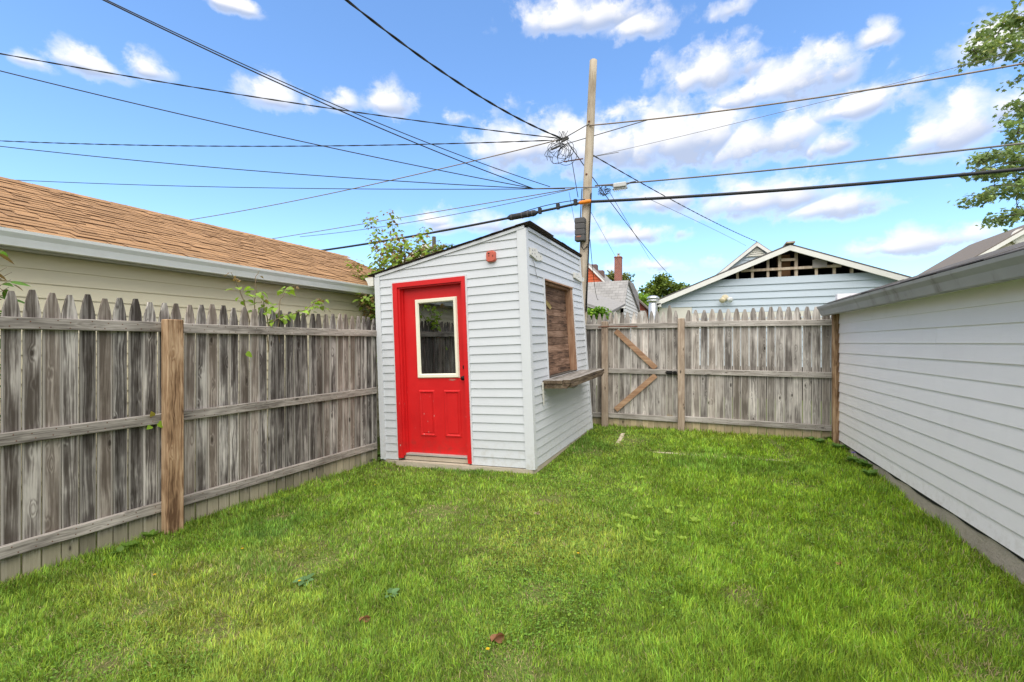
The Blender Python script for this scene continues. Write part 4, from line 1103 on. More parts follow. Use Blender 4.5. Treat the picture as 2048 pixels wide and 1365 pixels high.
# house behind the blue garage
hp = P(1513, 485, Y=22)
h1 = thing('blue_house', (hp.x, 22, 0), 'steep pale blue gable with triangular vent rising behind the blue garage', 'house')
el_ = P(1425, 556, Y=22)
kk_ = (hp.z - el_.z) / (hp.x - el_.x)
gable(h1, 22, hp.x, hp.z, 4.2, hp.z - 4.2 * kk_, 8, M_BLUE, M_GREYR, M_WHT, .18, .10)
for k in range(12):
    a = hp.z - .55 - (k + 1) * .2; b_ = a + .2
    poly = [(hp.x - 4, a), (hp.x + 4, a), (hp.x + 4, b_), (hp.x - 4, b_)]
    poly = clip(poly, -kk_, 1, hp.z - .33 - kk_ * hp.x); poly = clip(poly, kk_, 1, hp.z - .33 + kk_ * hp.x)
    if len(poly) > 2: mb = MB(); course(mb, lambda x, z, o=0.: (x, 22 - .003 - o, z), poly, a, .2, .03, .006); build('siding_board', mb, M_BLUE, h1)
mb = MB(); tv = [(hp.x - .42, hp.z - .62), (hp.x + .42, hp.z - .62), (hp.x, hp.z - .2)]
mb.prism([(x, 21.93, z) for x, z in tv], [(x, 21.99, z) for x, z in tv]); v_ = build('attic_vent', mb, M_WHT, h1)
for i in range(4):
    a = hp.z - .59 + i * .085; hwid = (hp.z - .24 - a) * 0.95
    mb = MB(); mb.prism([(hp.x - hwid, 21.90, a), (hp.x + hwid, 21.90, a), (hp.x + hwid * .92, 21.925, a + .05), (hp.x - hwid * .92, 21.925, a + .05)], [(hp.x - hwid, 21.91, a - .01), (hp.x + hwid, 21.91, a - .01), (hp.x + hwid * .92, 21.929, a + .04), (hp.x - hwid * .92, 21.929, a + .04)]); build('slat', mb, M_OLDW, v_)

# cream house at far right
cp = P(2085, 436, Y=22.0)
h2 = thing('cream_house', (cp.x, 22, 0), 'cream gabled house with brown-grey roof beyond the white garage', 'house')
M_CRM = siding_mat('cream_house_siding', (0.62, 0.58, 0.45), (0.42, 0.4, 0.3), 0.1, axis=0)
cl_ = P(1924, 528, Y=22.0); kc = (cp.z - cl_.z) / (cp.x - cl_.x)
gable(h2, 22.25, cp.x, cp.z, 6.6, cp.z - 6.6 * kc, 4.6, M_CRM, M_BRNR, M_WHT, .25, .10)
for k in range(24):
    a = cp.z - .6 - (k + 1) * .17; b_ = a + .17
    poly = clip(clip([(cp.x - 6, a), (cp.x + 6, a), (cp.x + 6, b_), (cp.x - 6, b_)], -kc, 1, cp.z - .33 - kc * cp.x), kc, 1, cp.z - .33 + kc * cp.x)
    if len(poly) > 2: mb = MB(); course(mb, lambda x, z, o=0.: (x, 22.25 - .003 - o, z), poly, a, .17, .03, .006); build('siding_board', mb, M_CRM, h2)
rv = P(2043, 474, Y=22.2); mb = MB(); mb.lathe(rv, (0, -1, 0), [(0, .30), (.04, .30), (.05, .24), (.03, .24), (.031, .001)], 24); build('round_vent', mb, M_WHT, h2)
pv = P(1897, 541, Y=25.0)
mb = MB(); mb.tube([(pv.x, 25, pv.z - .9), (pv.x, 25, pv.z + .22)], .09, 10); build('vent_pipe', mb, M_BLACK, h2)

# grey gambrel house behind the gate
M_GAMW = siding_mat('white_gambrel_siding', (0.70, 0.69, 0.66), (0.4, 0.38, 0.33), 0.15, axis=1)
def shingled(name, col, dark):
    m, t, b = new_mat(name)
    co = t.add('ShaderNodeTexCoord').outputs['Object']
    mp = t.vmath('MULTIPLY', co, (1, 1, 1)); sp = t.add('ShaderNodeSeparateXYZ', {0: co})
    v = t.add('ShaderNodeCombineXYZ', {0: sp.outputs[0], 1: sp.outputs[2]}).outputs[0]
    br = t.add('ShaderNodeTexBrick', {'Scale': 3.4, 'Mortar Size': 0.02, 'Color1': (*col, 1), 'Color2': (*[c * .78 for c in col], 1), 'Mortar': (*dark, 1), 'Brick Width': .9, 'Row Height': .45}); t.l.new(v, br.inputs['Vector'])
    n = t.noise(co, 3.0, 5); c = t.mix(t.math('MULTIPLY', t.smooth(n, .4, .8), .35), br.outputs[0], (*[c * 1.4 for c in col],))
    t.l.new(c, b.inputs['Base Color']); b.inputs['Roughness'].default_value = .95; return m
M_GAMR = shingled('gambrel_shingles', (.30, .29, .28), (.13, .125, .12))
e0 = P(1246, 608, Y=20); r0 = P(1257, 561, Y=21.0)
h3 = thing('gambrel_house', (e0.x - 2, 21, 0), 'white house with grey shingled barn roof behind the gate', 'house')
xR = e0.x; xL = xR - 4.6
prof = [(20.0, e0.z), (21.0, r0.z), (22.6, r0.z + .05), (24.2, r0.z - .35), (25.0, e0.z - .05)]
mb = MB()
mb.prism([(xL, y, z) for y, z in prof[:2]] + [(xL, 21.04, r0.z - .06), (xL, 20.04, e0.z - .06)], [(xR + .08, y, z) for y, z in prof[:2]] + [(xR + .08, 21.04, r0.z - .06), (xR + .08, 20.04, e0.z - .06)])
mb.prism([(xL, y, z) for y, z in prof[1:]], [(xR + .08, y, z) for y, z in prof[1:]]); g_roof = build('roof', mb, M_GAMR, h3)
mb = MB(); mb.box(xL + .5, xL + 1.3, 20.55, 20.9, r0.z - .32, r0.z - .16); build('patch', mb, M_GREYR, g_roof)
wp = [(20.25, -.2), (24.8, -.2), (24.8, e0.z - .1), (24.0, r0.z - .45), (21.1, r0.z - .08), (20.25, e0.z - .08)]
mb = MB(); mb.prism([(xR - .02, y, z) for y, z in wp], [(xR - .15, y, z) for y, z in wp]); mb.box(xL, xR - .02, 20.25, 20.35, -.2, e0.z); build('wall', mb, M_OLDW, h3)
for k in range(18):
    a = 1.6 + k * .16; poly = [(20.22, a), (24.8, a), (24.8, a + .16), (20.22, a + .16)]
    sl1 = (r0.z - e0.z) / 1.0
    poly = clip(poly, -sl1, 1, e0.z - .05 - sl1 * 20.05)
    poly = clip(poly, 0, 1, r0.z - .05)
    if len(poly) > 2: mb = MB(); course(mb, lambda y, z, o=0.: (xR - .018 + o, y, z), poly, a, .16, .028, .006); build('siding_board', mb, M_GAMW, h3)
mb = MB(); mb.box(xL, xR + .1, 19.93, 20.04, e0.z - .19, e0.z - .02); build('eave_board', mb, M_WHT, h3)
dpx = P(1228, 620, Y=19.9).x
mb = MB(); mb.tube([(dpx, 19.95, e0.z - .1), (dpx, 20.1, e0.z - .5), (dpx, 20.15, 0)], .06, 8); build('downspout', mb, M_WHT, h3)

# orange gable further back
M_ORG = siding_mat('orange_siding', (0.56, 0.105, 0.030), (0.3, 0.06, 0.02), 0.1, axis=0)
o1, o2 = P(1212, 563, Y=26), P(1177, 528, Y=26)
ko = (o2.z - o1.z) / (o1.x - o2.x); oax = P(1169, 520, Y=26).x; oz = o2.z + ko * (o2.x - oax)
h4 = thing('orange_house', (oax, 26, 0), 'orange-red sided gable with grey roof beside the utility pole', 'house')
gable(h4, 26, oax, oz, 2.4, oz - 2.4 * ko, 5, M_ORG, M_GREYR, M_WHT, .16, .09)
for k in range(12):
    a = oz - .5 - (k + 1) * .17
    poly = clip(clip([(oax - 2.4, a), (oax + 2.4, a), (oax + 2.4, a + .17), (oax - 2.4, a + .17)], -ko, 1, oz - .3 - ko * oax), ko, 1, oz - .3 + ko * oax)
    if len(poly) > 2: mb = MB(); course(mb, lambda x, z, o=0.: (x, 26 - .003 - o, z), poly, a, .17, .03, .006); build('siding_board', mb, M_ORG, h4)
for px, py in ((1188, 534), (1201, 546)):
    rp_ = P(px, py, Y=27.2); mb = MB(); mb.bbox(rp_.x - .22, rp_.x + .22, 27, 27.4, rp_.z - .5, rp_.z + .13, .05); build('roof_vent', mb, plain('roof_vent_metal', (.14, .09, .08), .7, .2), h4)

# brick chimney with metal flue
M_BRICK = None
def brick_mat():
    m, t, b = new_mat('chimney_brick')
    co = t.add('ShaderNodeTexCoord').outputs['Object']; sp = t.add('ShaderNodeSeparateXYZ', {0: co})
    v = t.add('ShaderNodeCombineXYZ', {0: t.math('ADD', sp.outputs[0], sp.outputs[1]), 1: sp.outputs[2]}).outputs[0]
    br = t.add('ShaderNodeTexBrick', {'Scale': 4.6, 'Mortar Size': .018, 'Color1': (.30, .085, .055, 1), 'Color2': (.22, .06, .042, 1), 'Mortar': (.36, .30, .26, 1)}); t.l.new(v, br.inputs['Vector'])
    t.l.new(br.outputs[0], b.inputs['Base Color']); b.inputs['Roughness'].default_value = .95; return m
M_BRICK = brick_mat()
c1 = P(1237, 520, Y=25)
ch = thing('brick_chimney', (c1.x, 25, 0), 'tall red brick chimney with a metal flue cap above the grey roof', 'chimney')
zt = P(1237, 517, Y=25).z
mb = MB(); mb.bbox(c1.x - .19, c1.x + .17, 24.8, 25.2, .0, zt, .01); mb.bbox(c1.x - .21, c1.x + .19, 24.78, 25.22, zt, zt + .07, .01); build('stack', mb, M_BRICK, ch)
mb = MB(); mb.lathe((c1.x, 25, zt + .07), (0, 0, 1), [(0, .09), (.10, .07), (.11, .05), (.15, .05), (.16, .11), (.18, .10), (.185, .001)], 12); build('flue_cap', mb, plain('flue_cap_metal', (.45, .38, .26), .5, .2), ch)

# red-brown house and low grey roof
r1 = P(1275, 597, Y=24.6)
h5 = thing('red_house', (r1.x + .2, 25, 0), 'dark red sided house end right of the white barn-roofed house', 'house')
M_DRED = siding_mat('dark_red_siding', (0.27, 0.075, 0.045), (0.15, 0.05, 0.03), 0.15, axis=0)
x0_ = P(1268, 600, Y=25.4).x; x1_ = P(1291, 610, Y=25.4).x
zl, zr = P(1268, 594, Y=25.4).z, P(1294, 615, Y=25.4).z
mb = MB(); wpl = [(x0_ - .8, -.2), (x1_, -.2), (x1_, zr - .05), (x0_ - .8, zl + .65)]
mb.prism([(x, 25.45, z) for x, z in wpl], [(x, 28, z) for x, z in wpl]); build('wall', mb, M_DRED, h5)
for k in range(14):
    a = 1.9 + k * .16; poly = clip([(x0_ - .8, a), (x1_, a), (x1_, a + .16), (x0_ - .8, a + .16)], (zl - zr) / (x1_ - x0_), 1, zl - .04 + (zl - zr) / (x1_ - x0_) * x0_)
    if len(poly) > 2: mb = MB(); course(mb, lambda x, z, o=0.: (x, 25.447 - o, z), poly, a, .16, .02, .005); build('siding_board', mb, M_DRED, h5)
mb = MB(); sl_ = (zl - zr) / (x1_ - x0_); rr = [(x0_ - .8, zl + .8 * sl_), (x1_ + .14, zr - .14 * sl_), (x1_ + .14, zr - .14 * sl_ + .10), (x0_ - .8, zl + .8 * sl_ + .10)]
mb.prism([(x, 25.15, z) for x, z in rr], [(x, 28.2, z) for x, z in rr]); build('roof', mb, M_BRNR, h5)
wx, wz_ = P(1284, 625, Y=25.4).x, P(1284, 622, Y=25.4).z
mb = MB(); mb.box(wx - .12, wx + .16, 25.38, 25.42, wz_ - .7, wz_); build('window', mb, M_WHT, h5)
lp = P(1175, 612, Y=15.5); lq = P(1222, 628, Y=15.5)
h6 = thing('low_shed_roof', (lp.x, 16, 0), 'low grey metal roof peeking over the fence by the pole', 'outbuilding')
mb = MB(); rr = [(lp.x - 1.2, lp.z + .42), (lq.x, lq.z), (lq.x, lq.z + .09), (lp.x - 1.2, lp.z + .51)]
mb.prism([(x, 15.5, z) for x, z in rr], [(x, 18.5, z + .5) for x, z in rr]); build('roof', mb, M_GREYR, h6)
mb = MB(); ww = [(lp.x - 1.2, -.2), (lq.x - .25, -.2), (lq.x - .25, lq.z + .05), (lp.x - 1.2, lp.z + .40)]
mb.prism([(x, 15.8, z) for x, z in ww], [(x, 18.3, z) for x, z in ww]); build('wall', mb, M_OLDW, h6)

# white gable far behind the shed
wg = P(852, 488, Y=27)
h7 = thing('white_house', (wg.x, 27, 0), 'white gabled house half hidden by leaves behind the shed roof', 'house')
gable(h7, 27, wg.x, wg.z, 4.6, wg.z - 2.6, 8, M_WHT, M_GREYR, M_WHT, .2, .10)

# ================================================================== UTILITY POLE AND WIRES
M_POLE = wood('pole_wood', (0.27, 0.215, 0.155), (0.45, 0.38, 0.29), (0.60, 0.53, 0.43), 2, vary=0.0, contrast=.8)
M_WIRE = plain('black_cable', (0.022, 0.024, 0.027), 0.6, 0.1)
M_WIREG = plain('grey_strand', (0.16, 0.15, 0.14), 0.5, 0.1)
M_WIREB = plain('weathered_strand', (0.24, 0.19, 0.15), 0.6, 0.1)
M_ORANGE = plain('orange_sleeve', (0.75, 0.22, 0.015), 0.5, 0.08)
M_CASE = plain('grey_case', (0.085, 0.082, 0.08), 0.7, 0.12, 8)
M_CLOS = plain('pale_closure', (0.50, 0.51, 0.50), 0.5, 0.1)
PY_ = 9.05
pt, pm, pb = P(1187, 122, Y=PY_), P(1169, 470, Y=PY_), P(1164, 600, Y=PY_)
pole = thing('utility_pole', (pb.x, PY_, 0), 'tall weathered wooden utility pole leaning right behind the shed', 'utility pole')
mb = MB(); N_ = 24
low = Vector((pb.x - .01, PY_, -.5))
pts = []; rr = []
for i in range(N_ + 1):
    t_ = i / N_; z = low.z + (pt.z - low.z) * t_
    f_ = (z - pb.z) / (pt.z - pb.z)
    x = pb.x + (pt.x - pb.x) * f_ if f_ > 0 else pb.x - .01 + .01 * (z - low.z) / (pb.z - low.z)
    pts.append((x + random.uniform(-.003, .003), PY_, z)); rr.append((.122 - .048 * t_) * random.uniform(.985, 1.015))
pts.append((pts[-1][0] + .001, PY_, pts[-1][2] + .012)); rr.append(rr[-1] * .8)
mb.tube(pts, rr, 20); build('shaft', mb, M_POLE, pole, True)
def pole_x(z): f_ = (z - pb.z) / (pt.z - pb.z); return pb.x + (pt.x - pb.x) * f_
def pole_r(z): return .122 - .048 * (z - low.z) / (pt.z - low.z)
for py in (248, 352, 470):
    q_ = P(1176, py, Y=PY_); mb = MB(); mb.lathe((pole_x(q_.z) - .01, PY_ - pole_r(q_.z) + .01, q_.z), (0, -1, 0), [(0, .022), (.016, .022), (.02, .012), (.021, .001)], 10); build('bolt', mb, M_RUST, pole)
cz0, cz1 = P(1166, 487, Y=PY_).z, P(1166, 441, Y=PY_).z; cx = pole_x(cz0) - .045
mb = MB(); yb_ = PY_ - pole_r(cz0)
for i in range(4):
    a = cz0 + (cz1 - cz0) * i / 4; mb.bbox(cx - .10, cx + .10, yb_ - .15, yb_ + .01, a + .004, a + (cz1 - cz0) / 4 - .002, .012)
mb.box(cx - .092, cx + .092, yb_ - .14, yb_ + .012, cz0 + .01, cz1 - .01)
cs = build('terminal_case', mb, M_CASE, pole)
mb = MB(); mb.box(cx - .06, cx + .03, yb_ - .154, yb_ - .149, cz0 + .075, cz0 + .10); build('case_label', mb, plain('faded_orange_print', (.35, .13, .08), .7, .2), cs)
mb = MB(); mb.tube([(cx, yb_ - .05, cz0), (cx + .02, yb_ - .06, cz0 - .1), (cx + .06, yb_ - .05, cz0 - .16), (cx + .11, yb_ + .03, cz0 - .08), (cx + .12, yb_ + .1, cz0 + .2)], .010, 6)
for s in range(4):
    zz = [cz0 - 1.4, cz0 - .5, cz0 + .3, cz1 + .5]; mb.tube([(pole_x(z) + pole_r(z) * .9 + .012 * s, PY_ - .05 - .02 * s + random.uniform(-.01, .01), z) for z in zz], .006, 5)
mb.tube([(pole_x(z) - pole_r(z) - .005, PY_ - .06 + random.uniform(-.01, .01), z) for z in (cz1 - .1, cz1 + .2, cz1 + .4, cz1 + .62)], .010, 6)
build('riser_cables', mb, M_WIRE, pole, True)

def wire(name, a, b_, mid, r, mat, label, twist=False, t0=0.0, t1=1.0, n=40, group='overhead wires'):
    """cable that hangs in a vertical plane between two world points; mid = photo pixel it passes, which fixes the sag"""
    A_, B_ = Vector(a), Vector(b_)
    if mid is not None:
        # where the vertical plane of the span meets the viewing ray
        D = FWD + RGT * ((mid[0] - 1024) / F2048) + Vector((0, 0, 1)) * ((HORIZON - mid[1]) / F2048)
        s = B_ - A_
        den = D.x * s.y - D.y * s.x
        tt = (A_.x * s.y - A_.y * s.x) / den
        p = D * tt + Vector((0, 0, CAM_H))
        tm = ((p.x - A_.x) * s.x + (p.y - A_.y) * s.y) / (s.x ** 2 + s.y ** 2)
        zc = A_.z + s.z * tm
        kq = (zc - p.z) / max(tm * (1 - tm), 1e-3)
    else: kq = 0.0
    def at(t_): return A_ + (B_ - A_) * t_ + Vector((0, 0, -kq * t_ * (1 - t_)))
    mb = MB()
    if not twist: mb.tube([at(t0 + (t1 - t0) * i / n) for i in range(n + 1)], r, 6)
    else:
        L = (B_ - A_).length * (t1 - t0); turns = L / .75; n2 = int(turns * 7)
        side = (B_ - A_).cross(Vector((0, 0, 1))).normalized()
        for ph in (0, math.pi):
            pts = []
            for i in range(n2 + 1):
                t_ = t0 + (t1 - t0) * i / n2; an = 2 * math.pi * turns * i / n2 + ph
                pts.append(at(t_) + side * (math.cos(an) * r * .75) + Vector((0, 0, math.sin(an) * r * .75)))
            mb.tube(pts, r, 5)
    o = build(name, mb, mat, None, True, org=at((t0 + t1) / 2)); tag(o, label, 'cable', group); return at
J1 = P(1126, 278, Y=PY_)                       # splice of the drops, left of the pole
J2 = P(1065, 377, Y=PY_)                       # lower splice
pz = lambda py: P(1175, py, Y=PY_).z
# spans along the alley
wire('trunk_cable', (pole_x(pz(405)), PY_ - .14, P(1165, 405, Y=PY_ - .14).z), P(2300, 312, Y=PY_), (1600, 378), .027, M_WIRE, 'thick black cable running right from the orange sleeve on the pole')
wire('trunk_cable', P(640, 502, Y=PY_ - .14), (pole_x(pz(405)), PY_ - .14, P(1165, 405, Y=PY_ - .14).z), (1000, 440), .024, M_WIRE, 'thick black cable running left from the pole above the shed roof')
wire('messenger_wire', P(1005, 440.5, Y=PY_ - .14), (pole_x(pz(400)), PY_ - .14, P(1165, 400, Y=PY_ - .14).z), (1090, 412), .008, M_WIRE, 'thin wire lashed just above the thick cable left of the pole')
wire('power_wire', (pole_x(pz(258)), PY_ - .10, pz(257)), P(2300, 80, Y=PY_), (1700, 186), .013, M_WIREB, 'uppermost brown wire running from the pole to the right edge')
wire('power_wire', J1, (pole_x(pz(257)), PY_ - .09, pz(253)), None, .010, M_WIREG, 'short upper wire between the wire tangle and the pole', n=6)
wire('power_wire', P(1110, 295, Y=PY_ + .02), P(1300, 239, Y=PY_ - .04), None, .009, M_WIREG, 'short lower wire joining the tangle to the uppermost wire behind the pole', n=6)
wire('guy_wire', P(1193, 312, Y=PY_ + .1), P(2300, 30, Y=PY_ + 1.5), (1500, 240), .004, M_WIREG, 'faint thin wire rising right below the uppermost wire')
wire('steel_strand', P(1190, 372, Y=PY_ - .05), P(2300, 258, Y=PY_ - .05), (1600, 335), .014, M_WIREG, 'grey strand carrying the pale splice box right of the pole')
wire('power_wire', J1, P(300, 452, Y=PY_ + .2), (800, 357), .011, M_WIREB, 'brown wire sloping down left from the tangle to the tan roof')
wire('steel_strand', P(1150, 377, Y=PY_), P(470, 490, Y=PY_), (800, 436), .009, M_WIREB, 'upper of the two thin strands sloping left above the thick cable')
wire('steel_strand', P(1148, 378, Y=PY_ + .1), P(600, 474, Y=PY_ + .1), (900, 431), .007, M_WIREG, 'lower of the two thin strands sloping left above the thick cable')
wire('steel_strand', P(1060, 378, Y=PY_), (pole_x(pz(378)) + .25, PY_ - .13, pz(382)), None, .010, M_WIREG, 'short strand tying the lower splice to the pole', n=6)
# service drops
wire('service_drop', J1, P(560, -110, d=5.2), (905, 158), .011, M_WIRE, 'twisted black cable descending from the top edge to the tangle on the pole', True)
wire('service_drop', J1, P(-160, 78, d=7.2), (520, 196), .0075, M_WIRE, 'upper twisted cable from the left edge to the tangle', True)
wire('service_drop', P(1105, 281, Y=PY_), P(-160, 274, d=11.5), (550, 293), .008, M_WIRE, 'nearly level twisted cable crossing from the left edge to the tangle', True)
wire('telephone_wire', J2, P(60, -72, d=5.5), (560, 168), .010, M_WIRE, 'upper of two close wires slanting down from the upper left to the pole')
wire('telephone_wire', P(1100, 374, Y=PY_), P(110, -50, d=5.7), (560, 162), .008, M_WIRE, 'lower of two close wires slanting down from the upper left to the pole')
wire('telephone_wire', J2, P(-160, 102, d=7.5), (520, 265), .009, M_WIRE, 'thin wire from the left edge crossing below the upper twisted cable')
wire('telephone_wire', P(1075, 378, Y=PY_), P(-160, 274, d=10.5), (520, 343), .009, M_WIRE, 'thin wire from the left edge just below the level twisted cable')
wire('telephone_wire', P(1130, 378, Y=PY_), P(-160, 350, d=13), (520, 376), .008, M_WIRE, 'lowest thin wire skimming above the tan roof ridge')
wire('service_drop', (pole_x(pz(312)) + .07, PY_, pz(312)), P(1514, 484, Y=21.8), (1330, 393), .008, M_WIRE, 'twisted cable falling right from the pole to the blue gable', True)
wire('telephone_wire', P(1135, 285, Y=PY_ + .05), P(1350, 562, Y=24), (1262, 459), .010, M_WIRE, 'black wire falling steeply from the tangle past the pole to the trees')
wire('telephone_wire', P(1215, 378, Y=PY_ + .1), P(1300, 520, Y=18), None, .005, M_WIRE, 'thin wire falling steeply just right of the pole', n=8)
wire('telephone_wire', P(1182, 425, Y=PY_ + .1), P(1240, 530, Y=18), None, .004, M_WIRE, 'faint thin wire falling from the pole toward the chimney', n=8)
wire('telephone_wire', P(1180, 480, Y=PY_ + .1), P(1197, 600, Y=15), (1186, 545), .007, M_WIRE, 'thin black wire dropping beside the pole over the grey roof', n=12)
wire('telephone_wire', P(1140, 300, Y=PY_ - .1), P(1156, 395, Y=PY_ - .1), None, .008, M_WIRE, 'black lead hanging from the tangle down to the orange sleeve', n=6)
wire('telephone_wire', P(1138, 385, Y=PY_ + .1), P(1156, 480, Y=PY_ + .4), None, .004, M_WIRE, 'faint thin wire falling left of the pole', n=6)
wire('telephone_wire', P(1290, 395, Y=PY_ + .6), P(1492, 492, Y=20), (1400, 446), .005, M_WIREG, 'faint thin wire falling right toward the blue gable')
# cross stay at the pole
mb = MB(); a, b_ = P(1128, 324, Y=PY_ - .06), P(1166, 318, Y=PY_ - .06); mb.tube([a, b_], .012, 6); mb.tube([P(1105, 328, Y=PY_ - .06), a], .004, 5); tag(build('stay_rod', mb, M_RUST, None, org=a), 'short rusty rod sticking out left of the pole below the tangle', 'rod')
mb = MB(); a, b_ = P(1186, 314, Y=PY_ - .06), P(1237, 305, Y=PY_ - .06); mb.tube([a, b_], .006, 6); tag(build('stay_rod', mb, M_WIREG, None, org=a), 'thin grey rod end sticking out right of the pole', 'rod')
# tangle of drop wires
tang = thing('wire_tangle', P(1120, 300, Y=PY_), 'tangle of looped black wires hanging left of the pole top', 'wires')
rs = random.Random(3)
for i in range(15):
    c = P(1118 + rs.uniform(-14, 16), 303 + rs.uniform(-8, 10), Y=PY_ + rs.uniform(-.1, .1)); rx, rz_ = rs.uniform(.08, .26), rs.uniform(.10, .24)
    a0 = rs.uniform(0, 6.3); sp_ = rs.uniform(3.2, 6.0); tl = rs.uniform(-.5, .5); pts = []
    for j in range(19):
        an = a0 + sp_ * j / 18; pts.append(c + Vector((math.cos(an) * rx * (1 + .1 * rs.random()), math.sin(an * .9) * .06, math.sin(an) * rz_ + math.cos(an) * rx * tl)))
    mb = MB(); mb.tube(pts, .0055, 5); build('loop', mb, M_WIRE, tang, True)
for (p0, p1, c_, p2) in (((1128, 278), (1122, 262), (1131, 256), (1127, 276)), ((1134, 278), (1140, 268), (1143, 258), (1138, 284))):
    pass
for i in range(5):
    a = P(1120 + rs.uniform(-4, 10), 279, Y=PY_); pts = [a + Vector((.06 * math.sin(j * .5) * (1 if i % 2 else -.6), .02 * j, .20 * math.sin(j / 8 * math.pi))) for j in range(9)]
    mb = MB(); mb.tube(pts, .005, 5); build('loop', mb, M_WIRE, tang, True)
for (px, py, w_) in ((1112, 296, .10), (1124, 279, .13), (1130, 281, .08)):
    q_ = P(px, py, Y=PY_ - .03); mb = MB(); mb.tube([q_ - Vector((w_, 0, .02)), q_ + Vector((w_, 0, .03))], [.022, .022], 8); build('splice', mb, M_CASE, tang)
# orange sleeve, black splice case, pale closure
sl_ = P(1171, 404, Y=PY_ - .20)
mb = MB(); a, b_ = P(1158, 406.5, Y=PY_ - .17), P(1182, 402.5, Y=PY_ - .17); mb.tube([a, a + (b_ - a) * .12, a + (b_ - a) * .88, b_], [.028, .038, .040, .03], 10); tag(build('cable_sleeve', mb, M_ORANGE, None, True, org=a), 'bright orange sleeve on the thick cable at the pole', 'cable sleeve')
a, b_ = P(1018, 436, Y=PY_ - .14), P(1072, 426, Y=PY_ - .14)
spc = thing('splice_case', (a + b_) / 2, 'black splice case on the thick cable above the shed corner', 'splice case')
mb = MB(); d_ = b_ - a; mb.tube([a - d_ * .05, a, a + d_ * .04, a + d_ * .96, b_, b_ + d_ * .05], [.03, .045, .062, .062, .045, .03], 12); build('body', mb, M_WIRE, spc)
for f_ in (.12, .5, .72, .88): mb = MB(); c = a + d_ * f_; mb.tube([c - d_ * .02, c + d_ * .02], .067, 12); build('band', mb, M_CASE, spc)
for px, py in ((1080, 425), (1116, 416), (1151, 408)):
    q_ = P(px, py, Y=PY_ - .14); mb = MB(); mb.bbox(q_.x - .035, q_.x + .035, q_.y - .04, q_.y + .03, q_.z - .035, q_.z + .09, .01)
    tag(build('cable_clamp', mb, M_WIRE, None, org=q_), {1080: 'black clamp on the thick cable next to the splice case', 1116: 'middle black clamp on the thick cable between splice case and pole', 1151: 'black clamp on the thick cable closest to the orange sleeve'}[px], 'clamp', 'clamps on the thick cable')
q_ = P(1240, 373, Y=PY_ - .06)
clo = thing('splice_closure', q_, 'pale grey splice box hanging on a strand right of the pole', 'splice box')
mb = MB(); mb.bbox(q_.x - .125, q_.x + .125, q_.y - .07, q_.y + .05, q_.z - .035, q_.z + .06, .015); mb.bbox(q_.x - .145, q_.x + .145, q_.y - .04, q_.y + .03, q_.z - .06, q_.z - .036, .008); build('case', mb, M_CLOS, clo)
for i in range(6): mb = MB(); x = q_.x - .10 + i * .04; mb.tube([(x, q_.y - .02, q_.z - .06), (x, q_.y - .02, q_.z - .095)], .012, 6); build('port', mb, M_CLOS, clo)
for s in (-1, 1): mb = MB(); mb.tube([(q_.x + s * .13, q_.y, q_.z + .02), (q_.x + s * .2, q_.y, q_.z + .045), (q_.x + s * .30, q_.y, q_.z + .05)], .014, 6); build('strand_clamp', mb, M_CASE, clo)
for i in range(7):
    c = P(1212 + rs.uniform(-8, 10), 378 + rs.uniform(-2, 8), Y=PY_ - .05); r_ = rs.uniform(.05, .12)
    mb = MB(); mb.tube([c + Vector((math.cos(t_) * r_, .03 * math.sin(t_), math.sin(t_) * r_)) for t_ in [rs.uniform(0, 3) + j * .35 for j in range(13)]], .004, 5); build('lead_wire', mb, M_WIRE, clo, True)
# ================================================================== LAWN
M_GRASS = vcol_leaf('grass_blades', 0.30, 0.6)
M_LEAF = vcol_leaf('green_leaves', 0.38, 0.5)
def shed_mask(x, y):
    return (x > -4.15) & (x < -1.84 + (y - 5.1) * .035) & (y > 5.06) & (y < 7.75)
def allowed(x, y):
    ok = (x > LF(y) + .02) & (x < RGX(y) - .0) & (y < BY - .0)
    return ok & ~shed_mask(x, y)
BARE = [(P(px, py, Z=0.0), rr_) for px, py, rr_ in ((1080, 1175, .14), (205, 1300, .16), (1015, 1320, .16), (430, 1240, .13), (1260, 885, .30), (1180, 905, .20), (640, 975, .12), (1590, 965, .14), (1950, 1240, .15), (640, 1105, .15), (1490, 1180, .12), (300, 1190, .12), (1960, 1330, .14), (880, 1010, .2), (1100, 990, .15), (560, 1010, .12))]
LINES = [((1305, 907), (1578, 926)), ((1545, 893), (1578, 922)), ((1247, 868), (1236, 888))]
def bare_field(x, y):
    b = np.zeros_like(x)
    for c_, rr_ in BARE:
        b = np.maximum(b, np.exp(-(((x - c_.x) ** 2 + (y - c_.y) ** 2) / rr_ ** 2)))
    for pa, pb in LINES:
        A_, B_ = P(*pa, Z=-.02), P(*pb, Z=-.02); ax, ay, bx_, by_ = A_.x, A_.y, B_.x, B_.y
        t_ = np.clip(((x - ax) * (bx_ - ax) + (y - ay) * (by_ - ay)) / ((bx_ - ax) ** 2 + (by_ - ay) ** 2), 0, 1)
        dq = np.hypot(x - ax - t_ * (bx_ - ax), y - ay - t_ * (by_ - ay)); b = np.maximum(b, np.exp(-(dq / .065) ** 2))
    near = np.minimum(np.minimum(x - LF(y), RGX(y) - x), BY - y)
    b = np.maximum(b, .8 * smoothstep(.10, .0, near) * (value_noise(x + 3, y + 1, 2.4, 5, 2) > .45))
    return np.clip(b * (.55 + .9 * value_noise(x + 21, y + 33, 5.0, 13, 2)), 0, 1)
